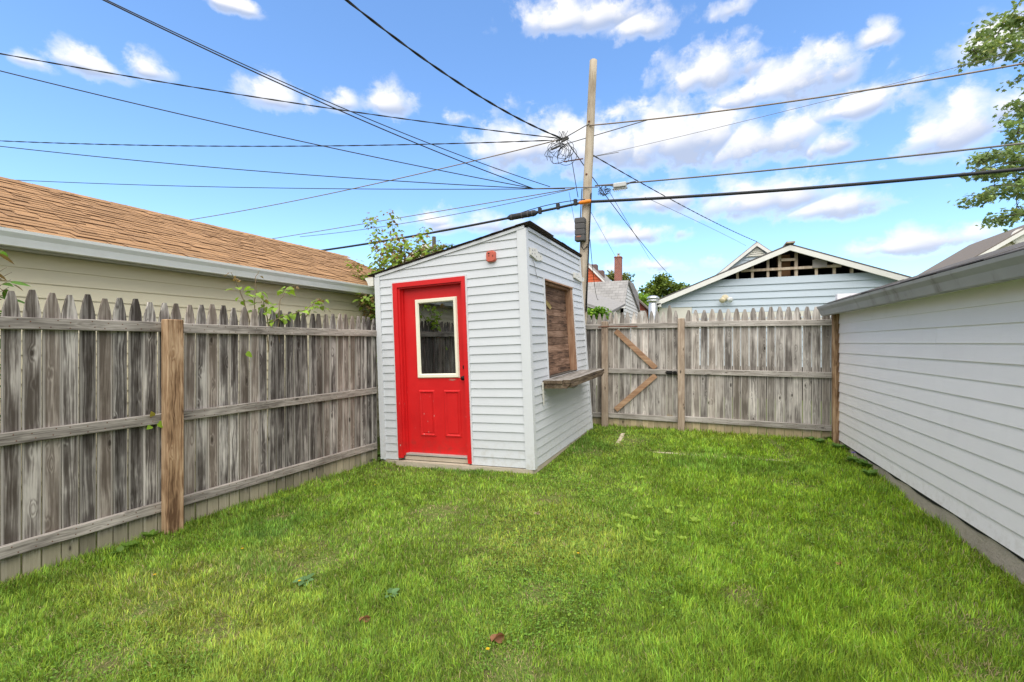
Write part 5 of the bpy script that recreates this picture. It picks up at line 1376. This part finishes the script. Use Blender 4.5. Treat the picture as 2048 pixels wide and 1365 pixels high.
def blades(N, seed):
    r = np.random.default_rng(seed)
    # sample more densely near the camera
    xs_, ys_ = [], []
    need = N
    while need > 0:
        m = need * 3 + 1000
        x = r.uniform(-4.4, 1.95, m); y = r.uniform(-.4, 8.1, m)
        d = np.maximum(x * FWD.x + y * FWD.y, .35)
        lat = x * RGT.x + y * RGT.y
        inview = (np.abs(lat) < d * 1.42 + .5) & (d > .9)
        pr = np.clip((2.0 / np.maximum(d, 1.7)) ** 1.55, 0, 1) * np.where(inview, 1, .05)
        bare = value_noise(x + 11, y + 5, .75, 31, 3); pr = pr * (0.6 + 0.4 * smoothstep(.30, .42, bare))
        pr = pr * (1 - .62 * bare_field(x, y))
        k = allowed(x, y) & (r.random(m) < pr)
        xs_.append(x[k][:need]); ys_.append(y[k][:need]); need -= min(k.sum(), need)
    return np.concatenate(xs_), np.concatenate(ys_), r
def lawn_tone(x, y):
    """patchiness of the turf itself: 0..1 fields"""
    a = value_noise(x + 3, y + 7, .55, 50, 4); b_ = value_noise(x + 30, y + 17, 1.6, 70, 3); c = value_noise(x + 13, y + 57, .9, 90, 3)
    return a, b_, c
N_BL = 520000
bxs, bys, r = blades(N_BL, 21)
dd = np.maximum(bxs * FWD.x + bys * FWD.y, .8)
ta, tb, tcn_ = lawn_tone(bxs, bys)
right = smoothstep(-1.2, 1.3, bxs + .15 * (bys - 4))
near_edge = np.minimum(np.minimum(bxs - LF(bys), RGX(bys) - bxs), BY - bys)
g_mid = np.array([.238, .375, .048]); g_yel = np.array([.35, .435, .075]); g_dark = np.array([.13, .265, .052]); g_straw = np.array([.42, .35, .17]); g_vivid = np.array([.28, .44, .036])
col = g_mid + (g_vivid - g_mid) * (right * (.55 + .45 * tb))[:, None]
f_y = smoothstep(.50, .72, ta + .12 * (tb - .5))[:, None] * .85; col = col * (1 - f_y) + g_yel * f_y
f_d = smoothstep(.54, .66, tcn_)[:, None] * (.55 * (1 - .4 * right))[:, None]; col = col * (1 - f_d) + g_dark * f_d
rv = r.random((N_BL, 1)); col = col * (.50 + 1.0 * rv ** 1.3) * ((.72 + .62 * value_noise(bxs + 5, bys + 9, 5.5, 23, 2)) * (.72 + .56 * value_noise(bxs + 15, bys + 3, 19.0, 29, 1)))[:, None]
warm_ = r.random((N_BL, 1)); col = col * np.where(warm_ > .5, np.array([1.12, 1.0, .9]), np.array([.90, 1.0, 1.05]))
bf = bare_field(bxs, bys)
straw = r.random(N_BL) < (.032 + .32 * bf + .06 * smoothstep(.56, .40, value_noise(bxs + 11, bys + 5, .75, 31, 3)) + .05 * f_y[:, 0])
col[straw] = g_straw * r.uniform(.6, 1.1, (straw.sum(), 1))
tall = .022 + .024 * value_noise(bxs + 9, bys + 2, 1.3, 41, 2) + .022 * f_d[:, 0] + .012 * right + .035 * smoothstep(.22, .02, near_edge) * r.random(N_BL)
ln = tall * r.uniform(.5, 1.5, N_BL) * (.75 + .6 * value_noise(bxs + 15, bys + 3, 19.0, 29, 1)) * (1 - .45 * bf)
wd = .0034 * np.maximum(1, dd / 2.0) ** .85 * r.uniform(.7, 1.3, N_BL)
az = r.uniform(0, 2 * np.pi, N_BL); comb = value_noise(bxs + 60, bys + 60, 2.2, 17, 2) * 4 * np.pi
az = np.where(r.random(N_BL) < .45, comb + r.normal(0, .7, N_BL), az)
lean = np.clip(np.abs(r.normal(.45, .35, N_BL)), 0, 1.35); lean[straw] = np.minimum(lean[straw] + .6, 1.5)
z0 = ground_z(bxs, bys) - .004
dx, dy = np.cos(az), np.sin(az); fa = az + np.pi / 2 + r.normal(0, .5, N_BL); wx, wy = np.cos(fa) * wd / 2, np.sin(fa) * wd / 2
base = np.stack([bxs, bys, z0], 1)
W_ = np.stack([wx, wy, np.zeros(N_BL)], 1)
l1, l2 = lean * .55, lean * 1.25
mid = base + np.stack([dx * np.sin(l1) * ln * .55, dy * np.sin(l1) * ln * .55, np.cos(l1) * ln * .55], 1)
tip = mid + np.stack([dx * np.sin(l2) * ln * .5, dy * np.sin(l2) * ln * .5, np.cos(l2) * ln * .5], 1)
V_ = np.stack([base - W_, base + W_, mid + W_ * .8, mid - W_ * .8, tip], 1).reshape(-1, 3)
o5 = np.arange(N_BL) * 5
lv = np.stack([o5, o5 + 1, o5 + 2, o5 + 3, o5 + 3, o5 + 2, o5 + 4], 1).ravel()
lst_ = np.stack([np.arange(N_BL) * 7, np.arange(N_BL) * 7 + 4], 1).ravel(); ltt = np.tile([4, 3], N_BL)
me = np_mesh('lawn_grass', V_, lv, lst_, ltt, M_GRASS, np.repeat(col, 5, 0))
go_ = bpy.data.objects.new('lawn_grass', me); COL.objects.link(go_); tag(go_, 'patchy green lawn grass covering the yard', 'grass', kind='stuff')

# generic scattered leaf mesh --------------------------------------------------------
LEAVES = {
    'oval': [(0, 0), (.30, .22), (.36, .5), (.24, .8), (0, 1), (-.24, .8), (-.36, .5), (-.30, .22)],
    'heart': [(0, .06), (.20, 0), (.42, .18), (.40, .48), (.20, .76), (0, 1), (-.20, .76), (-.40, .48), (-.42, .18), (-.20, 0)],
    'maple': [(0, 0), (.22, .12), (.50, .22), (.34, .42), (.46, .70), (.18, .64), (0, 1), (-.18, .64), (-.46, .70), (-.34, .42), (-.50, .22), (-.22, .12)],
    'lance': [(0, 0), (.11, .2), (.14, .45), (.09, .75), (0, 1), (-.09, .75), (-.14, .45), (-.11, .2)],
    'round': [(0, 0), (.38, .2), (.48, .55), (.28, .92), (-.28, .92), (-.48, .55), (-.38, .2)],
}
def leaf_mesh(name, pos, direction, normal, size, cols, shape, mat, fold=.22, curl=.18):
    """one mesh of many leaves; every leaf is a fan of faces folded along its midrib"""
    pos = np.asarray(pos, float); n = len(pos)
    D = np.asarray(direction, float); D /= np.linalg.norm(D, axis=1)[:, None] + 1e-9
    Nn = np.asarray(normal, float); Nn -= D * (Nn * D).sum(1)[:, None]; Nn /= np.linalg.norm(Nn, axis=1)[:, None] + 1e-9
    X = np.cross(D, Nn)
    out = LEAVES[shape]; k = len(out)
    pts = np.array([(0, .45)] + out)
    s = np.asarray(size)[:, None]
    V_ = np.empty((n, k + 1, 3))
    for i, (a, b_) in enumerate(pts):
        V_[:, i] = pos + X * (a * s) + D * (b_ * s) + Nn * ((fold * abs(a) - curl * b_ * b_) * s)
    o = np.arange(n)[:, None] * (k + 1)
    tri = np.array([(0, 1 + i, 1 + (i + 1) % k) for i in range(k)]).ravel()
    lv = (o + tri[None]).ravel(); nt = n * k
    return np_mesh(name, V_.reshape(-1, 3), lv, np.arange(nt) * 3, np.full(nt, 3), mat, np.repeat(np.asarray(cols), k + 1, 0))
def link_mesh(name, me, parent=None, org=(0, 0, 0)):
    """mesh given in world coordinates, re-based on its parent or origin"""
    b = origin(parent) if parent is not None else Vector(org)
    me.transform(Matrix.Translation(-b))
    o = bpy.data.objects.new(name, me); COL.objects.link(o)
    if parent is not None: o.parent = parent
    else: o.location = b
    ORG[o.name] = Vector(b)
    return o
def rnd_dirs(r, n, up=.3):
    v = r.normal(0, 1, (n, 3)); v[:, 2] = v[:, 2] * .6 + up; return v

# clover and other ground cover among the grass
NC = 26000
cx_, cy_, r = blades(NC * 3, 77)
cn = value_noise(cx_ + 5, cy_ + 25, .8, 61, 3) + .25 * value_noise(cx_, cy_, 3.0, 62, 2)
keep = cn > np.quantile(cn, .66); cx_, cy_ = cx_[keep], cy_[keep]; n = len(cx_)
dcl = np.maximum(cx_ * FWD.x + cy_ * FWD.y, 1)
zc = ground_z(cx_, cy_) + r.uniform(.006, .026, n)
dirs = np.stack([np.cos(a_ := r.uniform(0, 6.28, n)), np.sin(a_), r.uniform(-.1, .3, n)], 1)
nor = np.stack([r.normal(0, .35, n), r.normal(0, .35, n), np.ones(n)], 1)
cc = np.array([.125, .235, .032]) * r.uniform(.7, 1.5, (n, 1)) * np.where(r.random((n, 1)) > .8, np.array([1.5, 1.25, 1.0]), np.ones(3))
o = link_mesh('clover', leaf_mesh('clover', np.stack([cx_, cy_, zc], 1), dirs, nor, .0095 * np.maximum(1, dcl / 2.2) ** .6 * r.uniform(.7, 1.5, n), cc, 'round', M_GRASS)); tag(o, 'low clover growing among the lawn grass', 'clover', kind='stuff')

# broad-leaved weeds, each a rosette
r = np.random.default_rng(8)
def rosette(px, py, size, ncol, nl, label, shape='oval', group='broad-leaved weeds in the lawn', rise=.5, name='lawn_weed'):
    g0 = P(px, py, Z=.02); g0 = P(px, py, Z=gz(g0.x, g0.y)); z = gz(g0.x, g0.y)
    a = r.uniform(0, 6.28) + np.arange(nl) * 2.4
    D = np.stack([np.cos(a), np.sin(a), r.uniform(rise * .5, rise * 1.3, nl)], 1)
    Nn = np.stack([-np.cos(a) * .4, -np.sin(a) * .4, np.ones(nl)], 1) + r.normal(0, .15, (nl, 3))
    pos = np.stack([g0.x + np.cos(a) * .012, g0.y + np.sin(a) * .012, np.full(nl, z + .02)], 1)
    cols = np.array(ncol) * r.uniform(.8, 1.2, (nl, 1))
    o = link_mesh(name, leaf_mesh(name, pos, D, Nn, size * r.uniform(.7, 1.15, nl), cols, shape, M_LEAF, .25, .35), None, (g0.x, g0.y, z)); tag(o, label, 'weed', group)
YG = (.30, .43, .055)
for i, (px, py, s) in enumerate(((1335, 1032, .060), (1390, 1050, .066), (1300, 1090, .060), (1270, 1045, .054), (1283, 962, .054), (1255, 1040, .048), (1315, 1075, .048), (1365, 1085, .048), (1345, 958, .042), (1298, 1022, .048), (1240, 1062, .048), (1360, 1020, .042))):
    rosette(px, py, s * .75, YG, 8, 'pale yellow-green broad-leaved weed in the middle of the lawn', rise=1.5)
for (px, py, s, lab) in ((612, 1166, .06, 'blue-green broad leaf weed rosette in the left lawn'), (780, 1195, .045, 'small grey-green weed in the grass before the shed')):
    rosette(px, py, s, (.13, .24, .09), 7, lab)
for i, (px, py, s) in enumerate(((1698, 905, .13), (1722, 915, .14), (1710, 930, .12), (1735, 940, .13), (1690, 890, .11), (1660, 884, .10), (1640, 890, .09), (1715, 895, .12), (1740, 958, .11), (1620, 884, .08), (1676, 900, .10), (1600, 876, .08))):
    rosette(px, py, s * .85, (.14, .27, .055), 24, 'dark green leafy weed by the foot of the corner post', 'oval', 'weeds along the white garage', 1.7)
for i, (px, py, s) in enumerate(((752, 918, .10), (738, 925, .08), (722, 930, .07), (764, 924, .07))):
    rosette(px, py, s, (.13, .24, .045), 10, 'small green weed at the shed corner, ' + ('second from the shed', 'third from the shed', 'farthest from the shed', 'closest to the red door')[i], 'round', 'weeds at the shed corner', 1.0)
for i, (px, py, s) in enumerate(((262, 1098, .07), (300, 1078, .06), (372, 1040, .05), (240, 1110, .06))):
    rosette(px, py, s, (.14, .25, .04), 8, 'green weed at the foot of the left fence, ' + ('third from the brown post', 'second from the brown post', 'closest to the brown post', 'farthest from the brown post')[i], 'oval', 'weeds along the left fence', 1.4)
# flowers
def flower(px, py, c, s, lab, h=.035):
    g0 = P(px, py, Z=gz(0, 5) + h); z = gz(g0.x, g0.y)
    t_ = thing('flower', (g0.x, g0.y, z), lab, 'flower', 'tiny flowers in the lawn')
    mb = MB(); mb.tube([(g0.x, g0.y, z), (g0.x + .004, g0.y, z + h)], .0025, 5); build('stem', mb, plain('flower_stem', (.1, .2, .04), .7), t_)
    a = np.arange(9) * .7; D = np.stack([np.cos(a), np.sin(a), np.full(9, .4)], 1); pos = np.tile([[g0.x + .004, g0.y, z + h]], (9, 1))
    link_mesh('petals', leaf_mesh('petals', pos, D, np.tile([[0, 0, 1.]], (9, 1)), np.full(9, s), np.tile([c], (9, 1)), 'oval', M_LEAF), t_)
for px, py, wh in ((484, 1082, 'in the lawn right of the brown fence post'), (309, 1129, 'in the lawn left of the brown fence post'), (750, 957, 'before the left corner of the shed'), (974, 1299, 'beside the dead leaf at the bottom centre'), (1155, 1107, 'in the middle of the lawn below the shed corner'), (598, 1155, 'beside the blue-green weed on the left')):
    flower(px, py, (.75, .50, .02), .011, 'tiny yellow flower ' + wh)
flower(1706, 916, (.10, .04, .50), .028, 'small violet-blue flower among weeds by the white garage', .12)
# fallen leaves
M_DEAD = vcol_leaf('dead_leaf', .2, .7)
for px, py, s, lab in ((983, 1280, .115, 'curled brown dead leaf in the grass at the bottom centre'), (718, 1240, .085, 'brown dead leaf lying left of the bottom centre of the lawn'), (1677, 1128, .085, 'brown-orange dead leaf on the right side of the lawn'), (1070, 1027, .06, 'small pale brown leaf in the grass before the shed corner'), (1468, 1046, .05, 'small purplish dead leaf right of the pale weeds')):
    g0 = P(px, py, Z=gz(0, 3) + .03)
    a = r.uniform(0, 6.28, 2); D = np.array([[.25, .9, .35], [.5, .6, .1]]); 
    if s == .05: c0 = (.22, .11, .12)
    elif s == .06: c0 = (.45, .33, .22)
    else: c0 = (.27, .125, .06); s *= .72
    me = leaf_mesh('fallen_leaf', np.array([[g0.x, g0.y, g0.z - .01], [g0.x + .012, g0.y + .01, g0.z - .006]]), D, np.array([[-.5, -.5, .6], [.5, -.6, .5]]), np.array([s, s * .8]), np.array([c0, tuple(x * .75 for x in c0)]), 'oval', M_DEAD, .5, .5)
    tag(link_mesh('fallen_leaf', me, None, g0), lab, 'leaf', 'fallen leaves on the lawn')
# sunken concrete edging of an old bed
M_EDGE = plain('buried_edging', (.50, .43, .31), .95, .25, 14, .5, 60, dirt=(.25, .22, .12), dirt_amt=.6)
def edging(pa, pb, w, label, hgt=.012, n=10):
    A_, B_ = P(*pa, Z=.045), P(*pb, Z=.045); A_ = P(*pa, Z=gz(A_.x, A_.y)); B_ = P(*pb, Z=gz(B_.x, B_.y))
    t_ = thing('lawn_edging', (A_ + B_) / 2, label, 'edging', 'sunken edging in the lawn')
    d = (B_ - A_); d.z = 0; side = Vector((-d.y, d.x, 0)).normalized() * (w / 2)
    for i in range(n):
        a = A_ + (B_ - A_) * (i / n) + d.normalized() * .01; b_ = A_ + (B_ - A_) * ((i + 1) / n)
        j = random.uniform(-.006, .006); up = hgt + random.uniform(-.008, .006)
        za, zb = gz(a.x, a.y), gz(b_.x, b_.y)
        q4 = [(a - side, za), (b_ - side, zb), (b_ + side, zb), (a + side, za)]
        mb = MB(); mb.prism([(p.x + j, p.y, z + up) for p, z in q4], [(p.x + j, p.y, z - .05) for p, z in q4]); build('edging_block', mb, M_EDGE, t_)
edging((1305, 907), (1578, 926), .045, 'long pale line of sunken edging blocks across the lawn before the gate')
edging((1545, 893), (1578, 922), .05, 'short sunken edging right end piece running back to the fence', hgt=-.004, n=5)
edging((1247, 868), (1236, 888), .055, 'short pale stone strip in the grass beside the shed', .010, 6)

# ================================================================== VINES AND SHRUBS
M_STEM = plain('green_brown_stem', (.20, .15, .085), .8, .2)
M_BARK = plain('grey_bark', (.115, .095, .075), .95, .3, 14, .8, 40)
def stem_leaves(stems, per, size, r, shape, base_col, tips=(.30, .20, .09), spread=.05, tipfrac=.2, lo=.12):
    pos, D, Nn, cols, sz = [], [], [], [], []
    for st in stems:
        st = np.array([list(p) for p in st]); seg = np.linalg.norm(np.diff(st, axis=0), axis=1); L = seg.sum()
        k = max(2, int(L * per)); cum = np.concatenate([[0], np.cumsum(seg)]) / L
        t_ = np.sort(r.uniform(lo, 1, k)); 
        for q_ in t_:
            p = np.array([np.interp(q_, cum, st[:, i]) for i in range(3)])
            a = r.uniform(0, 6.28); d = np.array([math.cos(a), math.sin(a), r.uniform(-.8, .2)])
            pos.append(p + d * np.array([spread, spread, spread * .5]) * r.uniform(.1, 1)); D.append(d); Nn.append(np.array([d[0] * .5, d[1] * .5 - .35, 1.0]) + r.normal(0, .35, 3))
            c = np.array(base_col) * r.uniform(.7, 1.35)
            s_ = size * r.uniform(.6, 1.15)
            if q_ > 1 - tipfrac and r.random() < .6: c = np.array(tips) * r.uniform(.7, 1.2); s_ *= .65
            cols.append(c); sz.append(s_)
    return pos, D, Nn, cols, sz
def plant(name, base, stems, per, size, r, label, cat, shape='heart', col=(.145, .27, .030), rad=.007, group=None, spread=.05, mat_stem=None, lo=.12):
    t_ = thing(name, base, label, cat, group)
    mb = MB()
    for st in stems:
        n = len(st); mb.tube(st, [rad * (1 - .75 * i / (n - 1)) for i in range(n)], 6)
    build('stems', mb, mat_stem or M_STEM, t_, True)
    pos, D, Nn, cols, sz = stem_leaves(stems, per, size, r, shape, col, spread=spread, lo=lo)
    link_mesh('leaves', leaf_mesh('leaves', pos, D, Nn, np.array(sz), cols, shape, M_LEAF, .25, .25), t_)
    return t_
def bezier(a, b_, c, n=8):
    a, b_, c = Vector(a), Vector(b_), Vector(c)
    return [a * (1 - t_) ** 2 + b_ * 2 * t_ * (1 - t_) + c * t_ ** 2 for t_ in [i / n for i in range(n + 1)]]
r = np.random.default_rng(15)
def fp_(px, py, off): # a point in the gap behind the left fence
    D = FWD + RGT * ((px - 1024) / F2048) + Vector((0, 0, 1)) * ((HORIZON - py) / F2048)
    xx = -4.3 - off; t_ = 5.0
    for _ in range(20):
        yy_ = D.y * t_; t_ = (LF(yy_) - off) / D.x
    return D * t_ + Vector((0, 0, CAM_H))
def vine(pts, off0, off1, label, per=30, size=.085):
    k = len(pts); q = [fp_(px, py, off0 + (off1 - off0) * i / max(k - 1, 1)) for i, (px, py) in enumerate(pts)]
    st = []
    for i in range(len(q) - 1):
        for j in range(4): st.append(q[i] + (q[i + 1] - q[i]) * j / 4 + Vector(r.normal(0, .004, 3)))
    st.append(q[-1])
    root = Vector((q[0].x - .05, q[0].y + .1, 1.2)); st = [Vector((root.x, root.y, .0)), root] + st
    b0 = st[0]
    t_ = thing('vine', b0, label, 'vine', 'vines growing over the left fence')
    mb = MB(); n = len(st); mb.tube(st, [.006 * (1 - .6 * i / (n - 1)) for i in range(n)], 6); build('stem', mb, M_STEM, t_, True)
    pos, D, Nn, cols, sz = stem_leaves([st[2:]], per, size, r, 'heart', (.27, .42, .05), spread=.07)
    link_mesh('leaves', leaf_mesh('leaves', pos, D, Nn, np.array(sz), cols, 'heart', M_LEAF, .25, .25), t_)
vine([(500, 640), (482, 590), (470, 560), (462, 545)], .06, .02, 'leftmost thin vine shoot with few leaves above the left fence')
vine([(505, 640), (512, 590), (510, 560), (517, 542)], .08, .05, 'upright thin vine shoot beside the leftmost one above the fence', 20)
vine([(555, 655), (562, 600), (575, 575), (597, 570)], -.02, .03, 'bushy middle vine shoot leaning right above the left fence', 34)
vine([(532, 655), (560, 635), (610, 620), (640, 598), (650, 625)], -.03, -.05, 'long vine arching right over the picket tips of the left fence', 24)
vine([(535, 640), (528, 610), (524, 595)], .05, .05, 'short leafy vine shoot in the middle of the left fence', 40, .075)
vine([(608, 640), (628, 605), (640, 600), (645, 598)], .04, .03, 'rightmost vine tuft above the left fence', 40, .075)
# single leaves pushing through the boards
for (px, py, lab) in ((316, 846, 'bright green leaf sprig beside the brown fence post'), (492, 706, 'single green leaf poking through the left fence pickets')):
    p = fp_(px, py, -.06)
    pos = np.array([p, p + Vector((.0, -.05, -.02)), p + Vector((0, -.04, .06))] if px < 400 else [p]); k = len(pos)
    me = leaf_mesh('leaf_sprig', pos, np.array([[.3, .5, -.4], [.3, -.6, -.2], [.2, -.2, .6]])[:k], np.array([[.8, -.2, .5]] * k), np.array([.075, .05, .05])[:k], np.array([[.22, .36, .03], [.2, .33, .03], [.35, .3, .05]])[:k], 'heart', M_LEAF)
    tag(link_mesh('leaf_sprig', me, None, p), lab, 'leaf')
# shrub between shed and tan garage
base = Vector((-4.55, 6.0, -.05)); stems = []
tgt = [(742, 432), (780, 420), (755, 520), (800, 470), (835, 470), (850, 455), (770, 540), (715, 545), (705, 520), (790, 500), (820, 500), (845, 495), (760, 480), (810, 530), (735, 560), (775, 560), (880, 480), (862, 500), (830, 520), (725, 585), (715, 590), (745, 590), (845, 520), (790, 470), (770, 500), (815, 480)]
for i, (px, py) in enumerate(tgt):
    e = P(px, py, Y=5.55 + r.uniform(-.2, .9)); b0 = base + Vector((r.uniform(-.12, .12), r.uniform(-.3, .3), 0)); m_ = Vector((b0.x + (e.x - b0.x) * .3, b0.y + (e.y - b0.y) * .3, e.z * .7))
    stems.append(bezier(b0, m_, e, 10))
plant('leafy_shrub', base, stems, 60, .088, r, 'leafy green shrub growing up between the shed and the tan garage', 'shrub', col=(.25, .37, .06), rad=.009, spread=.13, lo=.55)
# small dead trunk and tree behind it
q_ = P(868, 500, Y=14)
td = thing('bare_tree', (q_.x, 14, 0), 'small tree with a cut grey trunk behind the shed roof', 'tree')
mb = MB(); zt = P(868, 474, Y=14).z; mb.tube([(q_.x, 14, 0), (q_.x + .02, 14, zt * .6), (q_.x, 14, zt)], [.12, .09, .07], 8); build('trunk', mb, M_BARK, td)
pos, D, Nn, cols, sz = stem_leaves([bezier((q_.x, 14, zt - .8), (q_.x + s_, 14, zt - .3), P(px, py, Y=14 + r.uniform(-.5, .5))) for s_, px, py in ((-.4, 840, 500), (.4, 885, 488), (.5, 880, 500), (-.3, 852, 490), (-.2, 905, 489), (.2, 860, 497), (.6, 890, 496))], 40, .13, r, 'heart', (.09, .17, .03), spread=.12)
link_mesh('crown', leaf_mesh('crown', pos, D, Nn, np.array(sz), cols, 'heart', M_LEAF), td)
# feathery branch entering at the left edge
b0 = fp_(-60, 700, .30); stems = []
for (px, py) in ((8, 500), (22, 560), (14, 535), (-5, 495), (18, 575), (-12, 540), (6, 590), (-30, 520), (24, 545)):
    e = fp_(px, py, .22); m_ = Vector((b0.x, b0.y - .02, e.z - .05)); stems.append(bezier(Vector((b0.x, b0.y, 0)), m_, e, 8))
plant('leafy_sapling', (b0.x, b0.y, 0), stems, 16, .15, r, 'green sapling with narrow leaves at the left edge above the fence', 'sapling', 'lance', (.10, .23, .028), spread=.04)
q_ = fp_(10, 655, .05)

# ================================================================== TREES
def tree(name, base, trunk_top, r0, blobs, nleaf, size, r, label, col, shape='maple', group=None, branches=None, sun=(.25, -.7, .7), parts=True):
    """trunk with limbs to every leaf clump; crown of separate leaves gathered in uneven clumps"""
    t_ = thing(name, base, label, 'tree', group)
    base = Vector(base); top = Vector(trunk_top)
    mb = MB(); k = 8
    tp = [base + (top - base) * (i / k) + Vector((r.normal(0, r0 * .15), r.normal(0, r0 * .15), 0)) for i in range(k + 1)]
    mb.tube(tp, [r0 * (1.25 - .75 * i / k) for i in range(k + 1)], 10); build('trunk', mb, M_BARK, t_, True)
    mb = MB()
    done = []
    for (c, rx, ry, rz, wgt) in sorted(blobs, key=lambda b_: (Vector(b_[0]) - top).length):
        c = Vector(c); cand = [(q_, (q_ - c).length * 1.25, rr_) for q_, rr_ in done] + [(q_, (q_ - c).length, r0 * .5) for q_ in tp[3:]]
        s_, _, rr_ = min(cand, key=lambda u_: u_[1]); rr_ = max(rr_ * .6, r0 * .035)
        m_ = (s_ + c) / 2 + Vector((0, 0, .12 * (c - s_).length)); bz = bezier(s_, m_, c, 7); mb.tube(bz, [rr_ * (1 - .6 * i / 7) for i in range(8)], 6)
        done.append((c, rr_ * .5))
        for _ in range(4):
            e = c + Vector((r.normal(0, rx * .6), r.normal(0, ry * .6), r.normal(0, rz * .6))); mb.tube(bezier(bz[5], (bz[5] + e) / 2 + Vector((0, 0, .05)), e, 4), [r0 * .035, r0 * .03, r0 * .025, r0 * .02, r0 * .012], 5)
    build('limbs', mb, M_BARK, t_, True)
    pos, D, Nn, cols = [], [], [], []
    tot = sum(b_[4] for b_ in blobs)
    for (c, rx, ry, rz, wgt) in blobs:
        n = int(nleaf * wgt / tot); c = np.array(c)
        ncl = max(4, n // 14)
        v = r.normal(0, 1, (ncl, 3)); v /= np.linalg.norm(v, axis=1)[:, None]; v *= (r.random((ncl, 1)) ** .45)
        cc_ = c + v * np.array([rx, ry, rz])
        idx = r.integers(0, ncl, n)
        p = cc_[idx] + r.normal(0, 1, (n, 3)) * np.array([.5, .5, .28]) * size * 1.6
        d = r.normal(0, 1, (n, 3)); d[:, 2] = d[:, 2] * .4 - .45
        nn_ = r.normal(0, .45, (n, 3)); nn_[:, 2] += 1
        cl_ = np.array(col) * (r.uniform(.65, 1.35, (ncl, 1)))[idx] * r.uniform(.8, 1.2, (n, 1))
        new = (r.random(n) < .12); cl_[new] = cl_[new] * np.array([1.5, 1.2, 1.1])
        pos.append(p); D.append(d); Nn.append(nn_); cols.append(cl_)
    pos, D, Nn, cols = map(np.concatenate, (pos, D, Nn, cols))
    link_mesh('crown', leaf_mesh('crown', pos, D, Nn, size * r.uniform(.65, 1.2, len(pos)), cols, shape, M_LEAF, .2, .2), t_)
    return t_
r = np.random.default_rng(4)
# big maple at the right
def bl(px, py, Y, rx, rz, w=1): c = P(px, py, Y=Y); return (tuple(c), rx, rx, rz, w)
mp = [bl(1945, 100, 11.1, .2, .09, .22), bl(1950, 350, 11.0, .2, .07, .22), bl(1960, 320, 11.1, .22, .09, .3), bl(2000, 60, 11.5, .50, .22, .9), bl(1955, 115, 11.2, .35, .14, .5), bl(2035, 40, 11.6, .6, .35, 1.2), bl(2060, 100, 11.7, .5, .3, 1), bl(1985, 100, 11.4, .4, .16, .6), bl(2090, 30, 12, .8, .6, 1.5),
      bl(2035, 215, 11.6, .35, .22, .55), bl(2028, 260, 11.5, .28, .16, .4), bl(2070, 240, 11.8, .5, .4, 1.0), bl(2000, 310, 11.3, .35, .16, .6), bl(2035, 330, 11.5, .45, .22, .9), bl(1985, 345, 11.2, .35, .14, .6), bl(2030, 375, 11.5, .45, .2, .8), bl(1950, 400, 11.0, .25, .09, .35), bl(1990, 385, 11.2, .3, .12, .5), bl(2045, 300, 11.6, .4, .25, .7), bl(2000, 440, 11.2, .3, .08, .4), bl(2035, 432, 11.4, .35, .12, .5), bl(2085, 350, 11.9, .6, .5, 1.2), bl(2140, 120, 12.2, 1.0, .9, 2), bl(2150, 320, 12.2, 1.0, .9, 2), bl(2250, 200, 12.6, 1.4, 1.4, 3), bl(2400, 120, 13, 1.6, 1.5, 3), bl(2300, 380, 12.8, 1.3, 1.0, 2.5)]
tb_ = P(2420, 700, Y=13.0)
tree('maple_tree', (tb_.x, 13.0, 0), (tb_.x, 13.0, 6.5), .24, mp, 8500, .08, r, 'maple tree reaching in from the right edge over the white garage', (.26, .35, .15))
# trees in the gap behind the gate
def blY(px, py, Y, rx, rz, w=1): return bl(px, py, Y, rx, rz, w)
tm = [blY(1320, 570, 30, .75, .45, 1.2), blY(1300, 585, 30, .7, .45, 1), blY(1345, 585, 30.5, .7, .5, 1), blY(1325, 556, 30, .35, .25, .5), blY(1362, 577, 30, .35, .3, .5), blY(1290, 600, 29.5, .6, .5, 1), blY(1330, 600, 30, .8, .5, 1.2), blY(1310, 620, 30, .9, .6, 1)]
q_ = P(1318, 620, Y=30)
tree('round_tree', (q_.x, 30, 0), (q_.x, 30, P(1318, 590, Y=30).z), .18, tm, 5200, .17, r, 'round green tree between the barn-roofed house and the blue garage', (.17, .24, .05))
tm = [blY(1285, 605, 27, .45, .5, 1), blY(1298, 622, 27, .5, .6, 1), blY(1278, 595, 27.4, .3, .3, .6)]
q_ = P(1290, 620, Y=27)
tree('bright_tree', (q_.x, 27, 0), (q_.x, 27, 2.8), .1, tm, 1800, .15, r, 'brighter green small tree left of the round tree', (.19, .33, .04))
tm = [blY(1226, 553, 32, .45, .3, 1), blY(1250, 556, 32, .5, .3, 1), blY(1240, 566, 32, .6, .4, 1)]
q_ = P(1238, 580, Y=32)
tree('small_tree', (q_.x, 32, 0), (q_.x, 32, 4.5), .12, tm, 900, .17, r, 'yellow-green tree top just behind the brick chimney', (.16, .19, .05))
tm = [blY(1185, 624, 10.2, .16, .07, 1), blY(1200, 620, 10.2, .12, .07, 1), blY(1178, 630, 10.2, .14, .08, 1), blY(1195, 632, 10.2, .2, .1, 1)]
q_ = P(1190, 640, Y=10.2)
tree('green_bush', (q_.x, 10.2, 0), (q_.x, 10.2, 1.7), .03, tm, 900, .07, r, 'bright green bush top above the fence beside the pole', (.17, .34, .03), 'oval')
